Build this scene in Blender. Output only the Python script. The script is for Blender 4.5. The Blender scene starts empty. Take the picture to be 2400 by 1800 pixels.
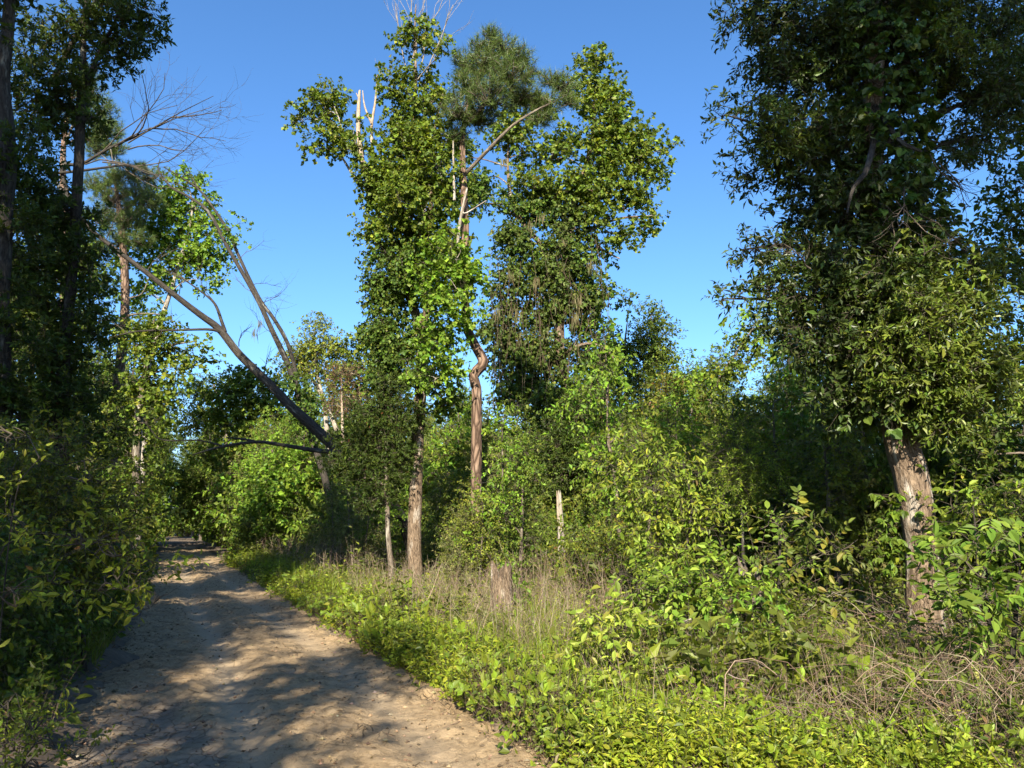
import bpy, math, random
import numpy as np
from mathutils import Vector, Matrix

SC = bpy.context.scene
COL = SC.collection
R = math.radians

# ------------------------------------------------------------------ camera
PITCH, FPX, CAMZ = R(10.5), 1779.0, 1.6
cd = bpy.data.cameras.new('camera')
cd.sensor_width = 36.0
cd.lens = 36.0 * FPX / 2400.0
cd.clip_end = 3000
cd.clip_start = 0.05
cam = bpy.data.objects.new('camera', cd)
cam.location = (0, 0, CAMZ)
cam.rotation_euler = (R(90) + PITCH, 0, 0)
COL.objects.link(cam)
SC.camera = cam

# ------------------------------------------------------------------ sky and sun
SUN_EL, SUN_AZ = R(31), R(184)          # azimuth clockwise from +Y: the sun stands behind the camera
world = bpy.data.worlds.new('World')
SC.world = world
world.use_nodes = True
wn, wl = world.node_tree.nodes, world.node_tree.links
wn.clear()
wo = wn.new('ShaderNodeOutputWorld')
bg = wn.new('ShaderNodeBackground')
sky = wn.new('ShaderNodeTexSky')
sky.sky_type = 'NISHITA'
sky.sun_disc = False
sky.sun_elevation = SUN_EL
sky.sun_rotation = SUN_AZ
sky.altitude = 0
sky.air_density = 1.0
sky.dust_density = 0.6
sky.ozone_density = 6.0
bg.inputs['Strength'].default_value = 0.091
hsv = wn.new('ShaderNodeHueSaturation')
hsv.inputs['Saturation'].default_value = 1.1
wl.new(sky.outputs[0], hsv.inputs['Color'])
wl.new(hsv.outputs[0], bg.inputs[0])
wl.new(bg.outputs[0], wo.inputs[0])

sl = bpy.data.lights.new('sun', 'SUN')
sl.energy = 5.0
sl.angle = R(0.55)
sl.color = (1.0, 0.90, 0.74)
sun = bpy.data.objects.new('sun', sl)
COL.objects.link(sun)
sdir = Vector((math.sin(SUN_AZ) * math.cos(SUN_EL), math.cos(SUN_AZ) * math.cos(SUN_EL), math.sin(SUN_EL)))
sun.rotation_euler = sdir.to_track_quat('Z', 'Y').to_euler()
sun.location = sdir * 60

vs = SC.view_settings
vs.view_transform = 'Standard'
vs.look = 'None'
vs.gamma = 1.0
vs.use_curve_mapping = False
vs.exposure = 1.56
SC.render.engine = 'CYCLES'
cy = SC.cycles
cy.max_bounces = 6
cy.diffuse_bounces = 3
cy.glossy_bounces = 2
cy.transmission_bounces = 4
cy.transparent_max_bounces = 4
cy.caustics_reflective = False
cy.caustics_refractive = False
cy.use_denoising = True
cy.denoiser = 'OPENIMAGEDENOISE'
cy.denoising_input_passes = 'RGB_ALBEDO_NORMAL'
cy.denoising_prefilter = 'ACCURATE'
cy.use_adaptive_sampling = True
cy.adaptive_threshold = 0.025

# ------------------------------------------------------------------ numeric helpers
cP, sP = math.cos(PITCH), math.sin(PITCH)


def ray(px, py):
    u = (px - 1200) / FPX
    v = (900 - py) / FPX
    y = cP - v * sP
    return u / y, (sP + v * cP) / y, y


def P(px, py, Y):
    x, z, _ = ray(px, py)
    return np.array([x * Y, Y, CAMZ + z * Y])


def mpp(px, py, Y):
    return Y / ray(px, py)[2] / FPX


def G(px, py):
    x, z, _ = ray(px, py)
    Y = -CAMZ / z
    return np.array([x * Y, Y, 0.0])


def nrm(a):
    a = np.asarray(a, float)
    return a / np.maximum(np.linalg.norm(a, axis=-1, keepdims=True), 1e-9)


def runit(g, n):
    return nrm(g.normal(size=(n, 3)))


def _h(ix, iy, iz, s):
    n = (ix.astype(np.int64) * 374761393 + iy.astype(np.int64) * 668265263 + iz.astype(np.int64) * 2147483647 + s * 144665) & 0xFFFFFFFF
    n = ((n ^ (n >> 13)) * 1274126177) & 0xFFFFFFFF
    n = ((n ^ (n >> 16)) * 2246822519) & 0xFFFFFFFF
    return ((n ^ (n >> 15)) & 0xFFFF) / 65535.0


def vn3(x, y, z, s=0):
    x, y, z = np.broadcast_arrays(np.asarray(x, float), np.asarray(y, float), np.asarray(z, float))
    x0, y0, z0 = np.floor(x), np.floor(y), np.floor(z)
    fx, fy, fz = x - x0, y - y0, z - z0
    fx, fy, fz = [t * t * (3 - 2 * t) for t in (fx, fy, fz)]
    o = 0
    for a in (0, 1):
        for b in (0, 1):
            for c in (0, 1):
                w = (fx if a else 1 - fx) * (fy if b else 1 - fy) * (fz if c else 1 - fz)
                o = o + w * _h(x0 + a, y0 + b, z0 + c, s)
    return o * 2 - 1


def fbm(x, y, z=0.0, s=0, octv=4, g=0.5):
    o, a, f = 0, 1, 1
    for i in range(octv):
        o = o + a * vn3(np.asarray(x) * f, np.asarray(y) * f, np.asarray(z) * f + i * 7.3, s + i)
        a *= g
        f *= 2.03
    return o


def catmull(pts, n):
    """pts (k,m) -> n samples of a centripetal-ish Catmull-Rom spline."""
    p = np.asarray(pts, float)
    if len(p) == 2:
        t = np.linspace(0, 1, n)[:, None]
        return p[0] * (1 - t) + p[1] * t
    q = np.vstack([2 * p[0] - p[1], p, 2 * p[-1] - p[-2]])
    seg = np.linalg.norm(np.diff(p[:, :3], axis=0), axis=1)
    cum = np.concatenate([[0], np.cumsum(seg)])
    s = np.linspace(0, cum[-1], n)
    i = np.clip(np.searchsorted(cum, s, side='right') - 1, 0, len(p) - 2)
    t = ((s - cum[i]) / np.maximum(seg[i], 1e-9))[:, None]
    a, b, c, d = q[i], q[i + 1], q[i + 2], q[i + 3]
    return 0.5 * ((2 * b) + (c - a) * t + (2 * a - 5 * b + 4 * c - d) * t ** 2 + (3 * b - a - 3 * c + d) * t ** 3)


# ------------------------------------------------------------------ mesh builder
class MB:
    """collects numpy pieces and links them as one mesh object"""

    def __init__(self):
        self.v, self.f, self.c, self.a, self.n = [], [], [], [], 0

    def add(self, v, f, mat=0, col=None, along=None, smooth=False):
        v = np.asarray(v, float).reshape(-1, 3)
        f = np.asarray(f, np.int64)
        self.v.append(v)
        self.f.append((f + self.n, mat, smooth))
        c = np.ones((len(v), 4))
        if col is not None:
            c[:, :3] = col
        self.c.append(c)
        self.a.append(np.zeros((len(v), 3)) if along is None else along)
        self.n += len(v)

    def mesh(self, name, mats):
        me = bpy.data.meshes.new(name)
        v = np.concatenate(self.v)
        me.vertices.add(len(v))
        me.vertices.foreach_set('co', v.astype(np.float32).ravel())
        li = np.concatenate([f.ravel() for f, _, _ in self.f]).astype(np.int32)
        tot = np.concatenate([np.full(len(f), f.shape[1]) for f, _, _ in self.f]).astype(np.int32)
        me.loops.add(len(li))
        me.loops.foreach_set('vertex_index', li)
        me.polygons.add(len(tot))
        me.polygons.foreach_set('loop_start', np.concatenate([[0], np.cumsum(tot)[:-1]]).astype(np.int32))
        me.polygons.foreach_set('material_index', np.concatenate([np.full(len(f), m) for f, m, _ in self.f]).astype(np.int32))
        me.polygons.foreach_set('use_smooth', np.concatenate([np.full(len(f), s) for f, _, s in self.f]).astype(bool))
        at = me.attributes.new('tint', 'FLOAT_COLOR', 'POINT')
        at.data.foreach_set('color', np.concatenate(self.c).astype(np.float32).ravel())
        al = me.attributes.new('along', 'FLOAT_VECTOR', 'POINT')
        al.data.foreach_set('vector', np.concatenate(self.a).astype(np.float32).ravel())
        for m in mats:
            me.materials.append(m)
        me.update(calc_edges=True)
        return me

    def build(self, name, mats, parent=None, col=None):
        if not isinstance(mats, (list, tuple)):
            mats = [mats]
        o = bpy.data.objects.new(name, self.mesh(name, mats))
        (col or COL).objects.link(o)
        if parent is not None:
            o.parent = parent
            o.matrix_parent_inverse = parent.matrix_basis.inverted()
        return o


def tag(o, label=None, cat=None, group=None, kind=None):
    if label: o['label'] = label
    if cat: o['category'] = cat
    if group: o['group'] = group
    if kind: o['kind'] = kind
    return o


def empty(name, loc, label, cat, group=None):
    o = bpy.data.objects.new(name, None)
    o.empty_display_size = 0.2
    o.location = [float(t) for t in loc]
    COL.objects.link(o)
    return tag(o, label, cat, group)


# ------------------------------------------------------------------ tubes
def tube(mb, pts, rad, sides=8, mat=0, ridge=0.0, seed=0, ridge_f=5.0, cap=True, flare=0.0):
    pts = np.asarray(pts, float)
    k = len(pts)
    rad = np.asarray(rad, float)
    T = nrm(np.gradient(pts, axis=0))
    u = np.cross(T[0], [0.31, 0.95, 0.1])
    u = u / np.linalg.norm(u)
    U = np.zeros_like(pts)
    for i in range(k):
        u = u - T[i] * np.dot(u, T[i])
        u = u / np.linalg.norm(u)
        U[i] = u
    V = np.cross(T, U)
    th = np.arange(sides) * (2 * math.pi / sides)
    co, si = np.cos(th), np.sin(th)
    ln = np.concatenate([[0], np.cumsum(np.linalg.norm(np.diff(pts, axis=0), axis=1))])
    rr = np.repeat(rad[:, None], sides, 1)
    if flare:
        fl = np.exp(-ln / 0.28)[:, None]
        rr = rr * (1 + flare * fl * (0.7 + 0.6 * vn3(co[None] * 1.6, si[None] * 1.6, 0.0, seed + 5)))
    if ridge:
        w = rad[:, None] / max(rad.max(), 1e-6)
        a = 1 - np.abs(vn3(co[None] * ridge_f, si[None] * ridge_f, ln[:, None] * 1.1, seed)) * 2
        b = vn3(co[None] * 1.3, si[None] * 1.3, ln[:, None] * 0.6, seed + 9)
        rr = rr * (1 + ridge * a * w + 0.06 * b)
    v = pts[:, None, :] + rr[..., None] * (co[None, :, None] * U[:, None, :] + si[None, :, None] * V[:, None, :])
    al = np.stack([np.broadcast_to(co[None] * rad[:, None], (k, sides)), np.broadcast_to(si[None] * rad[:, None], (k, sides)),
                   np.broadcast_to(ln[:, None], (k, sides))], -1) + np.array([seed * 1.7 % 31, 0, 0])
    i = np.arange(k - 1)[:, None] * sides
    j = np.arange(sides)[None]
    j2 = (j + 1) % sides
    f = np.stack([i + j, i + j2, i + sides + j2, i + sides + j], -1).reshape(-1, 4)
    mb.add(v.reshape(-1, 3), f, mat, None, al.reshape(-1, 3), True)
    if cap:
        base = (k - 1) * sides
        vv = np.vstack([v[-1], pts[-1:] + T[-1:] * rad[-1] * 0.4])
        ff = np.array([[q, (q + 1) % sides, sides] for q in range(sides)])
        mb.add(vv, ff, mat, None, np.vstack([al[-1], al[-1][:1]]), False)


def strands(mb, pl, rad, mat=0, col=None):
    """many thin three-sided tubes at once; pl (n,k,3), rad (n,k)"""
    pl = np.asarray(pl, float)
    n, k, _ = pl.shape
    if n == 0:
        return
    rad = np.broadcast_to(rad, (n, k))
    T = nrm(np.gradient(pl, axis=1))
    ref = np.where(np.abs(T[:, :1, 2:3]) > 0.8, np.array([1.0, 0.2, 0]), np.array([0, 0.15, 1.0]))
    U = nrm(np.cross(T, np.broadcast_to(ref, T.shape)))
    V = np.cross(T, U)
    th = np.arange(3) * 2 * math.pi / 3
    v = pl[:, :, None, :] + rad[:, :, None, None] * (np.cos(th)[None, None, :, None] * U[:, :, None] + np.sin(th)[None, None, :, None] * V[:, :, None])
    b = (np.arange(n) * k * 3)[:, None, None] + (np.arange(k - 1) * 3)[None, :, None]
    j = np.arange(3)[None, None]
    j2 = (j + 1) % 3
    f = np.stack([b + j, b + j2, b + 3 + j2, b + 3 + j], -1).reshape(-1, 4)
    ln = np.concatenate([np.zeros((n, 1)), np.cumsum(np.linalg.norm(np.diff(pl, axis=1), axis=2), axis=1)], 1)
    al = np.zeros((n, k, 3, 3))
    al[..., 0] = np.cos(th) * 0.02
    al[..., 1] = np.sin(th) * 0.02 + (np.arange(n) % 53)[:, None, None] * 0.7
    al[..., 2] = ln[..., None]
    c = None
    if col is not None:
        c = np.repeat(np.asarray(col, float).reshape(n, 3), k * 3, 0)
    mb.add(v.reshape(-1, 3), f, mat, c, al.reshape(-1, 3), True)


def bend(g, a, b, k=4, amp=0.08, sag=0.0):
    """curved polylines between points a and b (n,3)"""
    a, b = np.atleast_2d(a), np.atleast_2d(b)
    n = len(a)
    t = np.linspace(0, 1, k)[None, :, None]
    L = np.linalg.norm(b - a, axis=1)[:, None, None]
    off = g.normal(size=(n, 1, 3)) * L * amp * np.sin(math.pi * t) + g.normal(size=(n, k, 3)) * L * amp * 0.25 * np.sin(math.pi * t)
    p = a[:, None] * (1 - t) + b[:, None] * t + off
    p[:, :, 2] -= (sag * L * np.sin(math.pi * t))[:, :, 0]
    return p


# ------------------------------------------------------------------ leaves
def palette(g, n, pal):
    """pal: list of (weight, (r,g,b)); one colour for each leaf, jittered"""
    w = np.array([p[0] for p in pal], float)
    c = np.array([p[1] for p in pal], float)
    i = g.choice(len(pal), n, p=w / w.sum())
    green = (c[i, 1:2] > c[i, 0:1] * 1.05)
    o = c[i] * np.where(green, np.array([1.66, 1.31, .86]), np.array([1.0, 1.0, 1.0])) * np.exp(g.normal(size=(n, 1)) * 0.20) * np.exp(g.normal(size=(n, 3)) * 0.06)
    return np.clip(o, 0.004, 0.6)


def leaves(mb, pos, d, nr, L, W, col, shape='diamond', mat=0):
    n = len(pos)
    if n == 0:
        return
    d = nrm(d)
    nr = nrm(nr - d * np.sum(nr * d, -1, keepdims=True))
    s = np.cross(d, nr)
    L = np.asarray(L).reshape(-1, 1)
    W = np.asarray(W).reshape(-1, 1)
    if shape == 'diamond':
        v = np.stack([pos, pos + d * L * .45 + s * W * .5 + nr * W * .14, pos + d * L - nr * L * .10, pos + d * L * .45 - s * W * .5 + nr * W * .14], 1)
        f = np.arange(n)[:, None, None] * 4 + np.array([[0, 1, 2], [0, 2, 3]])[None]
        m = 4
    elif shape == 'hex':
        v = np.stack([pos, pos + d * L * .28 + s * W * .42 + nr * W * .12, pos + d * L * .62 + s * W * .42 + nr * W * .10, pos + d * L - nr * L * .14,
                      pos + d * L * .62 - s * W * .42 + nr * W * .10, pos + d * L * .28 - s * W * .42 + nr * W * .12], 1)
        f = np.arange(n)[:, None, None] * 6 + np.array([[0, 1, 2, 3], [0, 3, 4, 5]])[None]
        m = 6
    elif shape == 'star':
        v = np.stack([pos, pos + d * L * .25 + s * W * .55, pos + d * L * .45 + s * W * .2, pos + d * L * .98 - nr * L * .1,
                      pos + d * L * .45 - s * W * .2, pos + d * L * .25 - s * W * .55, pos + d * L * .8 + s * W * .42 - nr * L * .06, pos + d * L * .8 - s * W * .42 - nr * L * .06], 1)
        f = np.arange(n)[:, None, None] * 8 + np.array([[0, 1, 2], [0, 2, 6], [0, 2, 3], [0, 3, 4], [0, 7, 4], [0, 4, 5]])[None]
        m = 8
    else:  # needle
        v = np.stack([pos + s * W * .5, pos - s * W * .5, pos + d * L], 1)
        f = np.arange(n)[:, None, None] * 3 + np.array([[0, 1, 2]])[None]
        m = 3
    mb.add(v.reshape(-1, 3), f.reshape(-1, f.shape[-1]), mat, np.repeat(col, m, 0))


def sprays(mb, g, st, d, out, sp, mat=0, twig=1):
    """leafy sprays: st start points, d directions"""
    ns = len(st)
    if ns == 0:
        return
    k = sp['k']
    d = nrm(d)
    Ls = sp['sl'] * g.uniform(0.6, 1.3, (ns, 1))
    mode = sp.get('mode', 'spiral')
    up = np.array([0, 0, 1.0])
    p1 = nrm(np.cross(d, up) + 1e-4)
    p2 = np.cross(p1, d)
    j = np.arange(k)
    if mode == 'rosette':
        t = 0.45 + 0.55 * (j + .5) / k
    elif mode == 'palmate':
        t = np.ones(k)
    else:
        t = 0.12 + 0.88 * (j + .5) / k
    t = t[None, :, None]
    pos = st[:, None] + d[:, None] * Ls[:, None] * t
    pos[:, :, 2] -= sp.get('bow', .15) * (Ls * t[..., 0] ** 2)
    if mode in ('pinnate', 'palmate'):
        tilt = nrm(up * .8 + out * .45 + g.normal(size=(ns, 3)) * .45)
        pn = nrm(tilt - d * np.sum(tilt * d, 1, keepdims=True))
        side = np.cross(d, pn)
        if mode == 'pinnate':
            ang = np.where(j % 2 == 0, 1, -1) * np.linspace(1.15, .75, k)
            ang[-1] = 0
        else:
            ang = np.linspace(-1.5, 1.5, k)
        ang = ang[None] + g.normal(size=(ns, k)) * .12
        ld = d[:, None] * np.cos(ang)[..., None] + side[:, None] * np.sin(ang)[..., None]
        ld[:, :, 2] -= sp.get('droop', .2)
        ln = pn[:, None] + g.normal(size=(ns, k, 3)) * .18
    else:
        ph = j[None] * 2.4 + g.uniform(0, 6.28, (ns, 1))
        rd = np.cos(ph)[..., None] * p1[:, None] + np.sin(ph)[..., None] * p2[:, None]
        ld = d[:, None] * sp.get('fwd', .55) + rd * .8 + g.normal(size=(ns, k, 3)) * .25
        ld[:, :, 2] -= sp.get('droop', .2)
        ln = up * sp.get('up', .8) * .75 + out[:, None] * .5 + g.normal(size=(ns, k, 3)) * .6
    n = ns * k
    L = sp['L'] * np.clip(np.exp(g.normal(size=n) * .28) * .92, .4, 1.55)
    # sprays differ a little in colour as whole shoots do
    c = palette(g, n, sp['pal']) * np.repeat(np.exp(g.normal(size=(ns, 1)) * .14), k, 0)
    leaves(mb, pos.reshape(-1, 3), ld.reshape(-1, 3), ln.reshape(-1, 3), L, L * sp['w'], c, sp.get('shape', 'diamond'), mat)
    if twig is not None:
        tp = np.stack([st, st + d * Ls], 1)
        tp[:, 1, 2] -= sp.get('bow', .15) * Ls[:, 0]
        r = sp.get('tw', .004)
        strands(mb, tp, np.array([[r, r * .3]]), twig, np.full((ns, 3), .5))


def clump(mb, limbs, g, c, r, sp, lai=3.0, mat=0, twig=1, attach=None):
    """a lumpy leaf mass round c with half axes r; limbs collects the wood that carries it"""
    c, r = np.asarray(c, float), np.asarray(r, float)
    area = math.pi * r[2] * (r[0] + r[1]) * .5
    n = lai * area / (.5 * sp['L'] ** 2 * sp['w'])
    ns = max(3, int(n / sp['k']))
    nsub = max(4, int(ns / sp.get('per_sub', 22)))
    sub = c + runit(g, nsub) * (g.random((nsub, 1)) ** .42) * r
    wt = g.random(nsub) ** 1.5 + .25
    ix = g.choice(nsub, ns, p=wt / wt.sum())
    ss = np.mean(r) * .60 / nsub ** (1 / 3) + sp['sl'] * .25
    st = sub[ix] + np.clip(g.normal(size=(ns, 3)), -1.8, 1.8) * ss * np.array([1, 1, .7])
    out = nrm((st - c) / r)
    d = out * .65 + g.normal(size=(ns, 3)) * .55 + np.array([0, 0, sp.get('lift', .15)])
    sprays(mb, g, st, d, out, sp, mat, twig)
    # wood: from the clump's heart to the sub masses
    a0 = c if attach is None else np.asarray(attach, float)
    br = max(.006, .012 * np.mean(r))
    heart = c - np.array([0, 0, r[2] * .35])
    strands(limbs, bend(g, np.repeat(heart[None], nsub, 0), sub, 5, .12), np.linspace(br * 1.3, br * .35, 5)[None], 0)
    m = min(ns, 160)
    pk = g.choice(ns, m, replace=False)
    strands(mb, np.stack([sub[ix[pk]], st[pk]], 1), np.array([[br * .4, br * .2]]), twig, np.full((m, 3), .5))


def bare(mb, g, start, d, L, r, depth, kids=5, wob=.22, spread=.75, lift=.12, sides=5, mat=0, droop=0.0):
    """leafless branching wood"""
    k = 7
    p = [np.asarray(start, float)]
    d = nrm(np.asarray(d, float))
    for i in range(k - 1):
        d = nrm(d + g.normal(size=3) * wob + np.array([0, 0, lift * .3 - droop * .3]))
        p.append(p[-1] + d * L / (k - 1))
    p = np.array(p)
    rad = np.linspace(r, r * .35, k)
    if depth > 1:
        tube(mb, p, rad, sides, mat, cap=False)
    else:
        strands(mb, p[None], rad[None], mat)
    if depth <= 0:
        return
    for i in range(kids):
        t = g.uniform(.25, 1.0)
        q = p[0] * 0
        f = t * (k - 1)
        i0 = min(int(f), k - 2)
        q = p[i0] * (1 - (f - i0)) + p[i0 + 1] * (f - i0)
        dd = nrm(nrm(p[i0 + 1] - p[i0]) + runit(g, 1)[0] * spread)
        bare(mb, g, q, dd, L * g.uniform(.4, .62), max(.004, r * (1 - .6 * t) * .55), depth - 1, max(3, kids - 1), wob, spread, lift, max(4, sides - 1), mat, droop)


# ------------------------------------------------------------------ materials
def newmat(name):
    m = bpy.data.materials.new(name)
    m.use_nodes = True
    n, l = m.node_tree.nodes, m.node_tree.links
    n.clear()
    out = n.new('ShaderNodeOutputMaterial')
    return m, n, l, out


def leaf_material(name, trans=.36, rough=.5, spec=.22, warm=(1.25, 1.2, .45)):
    m, n, l, out = newmat(name)
    at = n.new('ShaderNodeAttribute'); at.attribute_name = 'tint'
    pr = n.new('ShaderNodeBsdfPrincipled')
    pr.inputs['Roughness'].default_value = rough
    pr.inputs['Specular IOR Level'].default_value = spec
    tr = n.new('ShaderNodeBsdfTranslucent')
    mu = n.new('ShaderNodeMix'); mu.data_type = 'RGBA'; mu.blend_type = 'MULTIPLY'
    mu.inputs[0].default_value = 1
    mu.inputs[7].default_value = (*warm, 1)
    mx = n.new('ShaderNodeMixShader'); mx.inputs[0].default_value = trans
    l.new(at.outputs['Color'], pr.inputs['Base Color'])
    l.new(at.outputs['Color'], mu.inputs[6])
    l.new(mu.outputs[2], tr.inputs['Color'])
    l.new(pr.outputs[0], mx.inputs[1]); l.new(tr.outputs[0], mx.inputs[2])
    l.new(mx.outputs[0], out.inputs['Surface'])
    return m


def tint_material(name, rough=.8):
    m, n, l, out = newmat(name)
    at = n.new('ShaderNodeAttribute'); at.attribute_name = 'tint'
    pr = n.new('ShaderNodeBsdfPrincipled'); pr.inputs['Roughness'].default_value = rough
    pr.inputs['Specular IOR Level'].default_value = .2
    l.new(at.outputs['Color'], pr.inputs['Base Color'])
    l.new(pr.outputs[0], out.inputs['Surface'])
    return m


def bark_material(name, dark, light, lichen=None, lich_amt=.5, scale=1.0, plates=False, bump=.6):
    m, n, l, out = newmat(name)
    at = n.new('ShaderNodeAttribute'); at.attribute_name = 'along'
    mp = n.new('ShaderNodeMapping')
    mp.inputs['Scale'].default_value = (30 * scale, 30 * scale, (7 if plates else 7.5) * scale)
    l.new(at.outputs['Vector'], mp.inputs['Vector'])
    if plates:
        tx = n.new('ShaderNodeTexVoronoi'); tx.feature = 'DISTANCE_TO_EDGE'
        tx.inputs['Scale'].default_value = .8
        nz = n.new('ShaderNodeTexNoise'); nz.inputs['Scale'].default_value = 2.0; nz.inputs['Detail'].default_value = 3
        l.new(mp.outputs[0], nz.inputs['Vector'])
        av = n.new('ShaderNodeMix'); av.data_type = 'VECTOR'; av.inputs[0].default_value = .18
        l.new(mp.outputs[0], av.inputs[4]); l.new(nz.outputs['Color'], av.inputs[5])
        l.new(av.outputs[1], tx.inputs['Vector'])
        mr = n.new('ShaderNodeMapRange'); mr.inputs[1].default_value = 0; mr.inputs[2].default_value = .22
        l.new(tx.outputs['Distance'], mr.inputs[0])
        fac = mr.outputs[0]
    else:
        tx = n.new('ShaderNodeTexNoise')
        tx.inputs['Scale'].default_value = 1.0; tx.inputs['Detail'].default_value = 6; tx.inputs['Roughness'].default_value = .62
        tx.inputs['Distortion'].default_value = .6
        l.new(mp.outputs[0], tx.inputs['Vector'])
        mr = n.new('ShaderNodeMapRange'); mr.inputs[1].default_value = .34; mr.inputs[2].default_value = .64
        l.new(tx.outputs['Fac'], mr.inputs[0])
        fac = mr.outputs[0]
    cr = n.new('ShaderNodeMix'); cr.data_type = 'RGBA'
    cr.inputs[6].default_value = (*dark, 1); cr.inputs[7].default_value = (*light, 1)
    l.new(fac, cr.inputs[0])
    colr = cr.outputs[2]
    # broad tone changes along the stem
    m2 = n.new('ShaderNodeMapping'); m2.inputs['Scale'].default_value = (5, 5, 1.1)
    l.new(at.outputs['Vector'], m2.inputs['Vector'])
    n2 = n.new('ShaderNodeTexNoise'); n2.inputs['Scale'].default_value = 1.3; n2.inputs['Detail'].default_value = 4
    l.new(m2.outputs[0], n2.inputs['Vector'])
    if lichen:
        r2 = n.new('ShaderNodeMapRange'); r2.inputs[1].default_value = .68 - .3 * lich_amt; r2.inputs[2].default_value = .80 - .3 * lich_amt
        l.new(n2.outputs['Fac'], r2.inputs[0])
        pt = n.new('ShaderNodeMath'); pt.operation = 'MULTIPLY'
        l.new(r2.outputs[0], pt.inputs[0]); l.new(fac, pt.inputs[1])
        c2 = n.new('ShaderNodeMix'); c2.data_type = 'RGBA'; c2.inputs[7].default_value = (*lichen, 1)
        l.new(pt.outputs[0], c2.inputs[0]); l.new(colr, c2.inputs[6])
        colr = c2.outputs[2]
    pr = n.new('ShaderNodeBsdfPrincipled'); pr.inputs['Roughness'].default_value = .9
    pr.inputs['Specular IOR Level'].default_value = .15
    l.new(colr, pr.inputs['Base Color'])
    bp = n.new('ShaderNodeBump'); bp.inputs['Strength'].default_value = bump; bp.inputs['Distance'].default_value = .02 / scale
    l.new(fac, bp.inputs['Height']); l.new(bp.outputs[0], pr.inputs['Normal'])
    l.new(pr.outputs[0], out.inputs['Surface'])
    return m


M_LEAF = leaf_material('leaf_green')
M_LEAF_GLOSS = leaf_material('leaf_glossy', .28, .42, .32)
M_HERB = leaf_material('herb_leaf', .42, .5, .35, (1.3, 1.2, .4))
M_NEEDLE = leaf_material('pine_needle', .22, .45, .4)
M_DRY = leaf_material('dry_plant', .2, .8, .1, (1.1, 1, .8))
M_TWIG = bark_material('twig_bark', (.035, .028, .02), (.12, .10, .075), scale=.8, bump=.2)
M_BARK = bark_material('grey_bark', (.045, .035, .027), (.20, .165, .125), (.42, .40, .33), .38)
M_BARK_OAK = bark_material('pale_furrowed_bark', (.05, .033, .022), (.25, .185, .125), (.50, .46, .39), .46, 1.45, bump=1.0)
M_BARK_DARK = bark_material('dark_bark', (.018, .016, .013), (.065, .056, .046), (.20, .20, .17), .30)
M_BARK_PINE = bark_material('pine_plate_bark', (.05, .032, .022), (.20, .135, .095), (.28, .22, .17), .4, .55, True)
M_DEADWOOD = bark_material('bleached_dead_wood', (.17, .125, .085), (.42, .34, .25), (.5, .45, .37), .4, bump=.35)
M_VINE = bark_material('vine_stem', (.05, .036, .024), (.17, .125, .085), scale=.8, bump=.2)
M_LIMB_PALE = bark_material('pale_limb_bark', (.13, .11, .085), (.36, .32, .26), (.48, .46, .40), .5, bump=.3)

# leaf kinds ------------------------------------------------------------
GUM = dict(L=.14, w=.98, k=7, sl=.34, mode='spiral', droop=.45, up=.7, shape='diamond', lift=.25,
           pal=[(4, (.054, .105, .018)), (3, (.076, .132, .022)), (1.5, (.11, .165, .028)), (1, (.036, .075, .016))])
GUM_BRIGHT = dict(GUM, pal=[(4, (.075, .165, .024)), (3, (.10, .19, .028)), (1, (.05, .12, .02))])
OAK = dict(L=.108, w=.40, k=9, sl=.22, mode='rosette', droop=.12, up=.6, shape='diamond', lift=.1, per_sub=18,
           pal=[(4, (.034, .070, .016)), (3, (.045, .086, .018)), (1, (.075, .12, .022)), (.6, (.024, .050, .014))])
OAK_DARK = dict(OAK, pal=[(4, (.024, .050, .013)), (3, (.034, .066, .016)), (1, (.05, .085, .018)), (.02, (.12, .05, .02))])  # darkened oak palette; stands in for shade on the small dark tree
IVY = dict(L=.125, w=.90, k=5, sl=.26, mode='spiral', droop=.7, up=.35, shape='diamond', lift=-.15,
           pal=[(4, (.034, .080, .018)), (3, (.05, .10, .02)), (1, (.08, .13, .025)), (.6, (.02, .05, .014))])
IVY_OLIVE = dict(IVY, pal=[(4, (.044, .084, .022)), (3, (.056, .10, .026)), (2, (.032, .062, .018)), (.5, (.075, .10, .04))])
UNDER = dict(L=.11, w=.60, k=8, sl=.34, mode='spiral', droop=.25, up=.75, shape='diamond',
             pal=[(4, (.045, .090, .018)), (3, (.065, .115, .022)), (1.5, (.09, .14, .03)), (1, (.03, .064, .016))])
YELLOWISH = dict(UNDER, pal=[(4, (.085, .135, .026)), (3, (.11, .155, .03)), (1, (.06, .10, .02)), (.1, (.16, .15, .04))])
SILVER = dict(UNDER, pal=[(4, (.085, .115, .055)), (3, (.11, .14, .07)), (2, (.06, .09, .035))])
PRIVET = dict(L=.055, w=.45, k=10, sl=.26, mode='spiral', droop=.05, up=.6, shape='hex', tw=.003,
              pal=[(4, (.055, .095, .016)), (3, (.075, .12, .02)), (1.2, (.13, .17, .03)), (.3, (.16, .10, .03))])

NTRI = 0


# ------------------------------------------------------------------ tree maker
def px_path(path):
    """path: (px, py, Y, radius) points; py 'g' means the ground"""
    o = []
    for px, py, Y, r in path:
        if isinstance(py, str):
            lo, hi = 1231.0, 3000.0
            for _ in range(40):
                mid = (lo + hi) / 2
                if P(px, mid, Y)[2] > -.12: lo = mid
                else: hi = mid
            p = P(px, lo, Y)
        else:
            p = P(px, py, Y)
        o.append([*p, r])
    return np.array(o)


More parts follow.
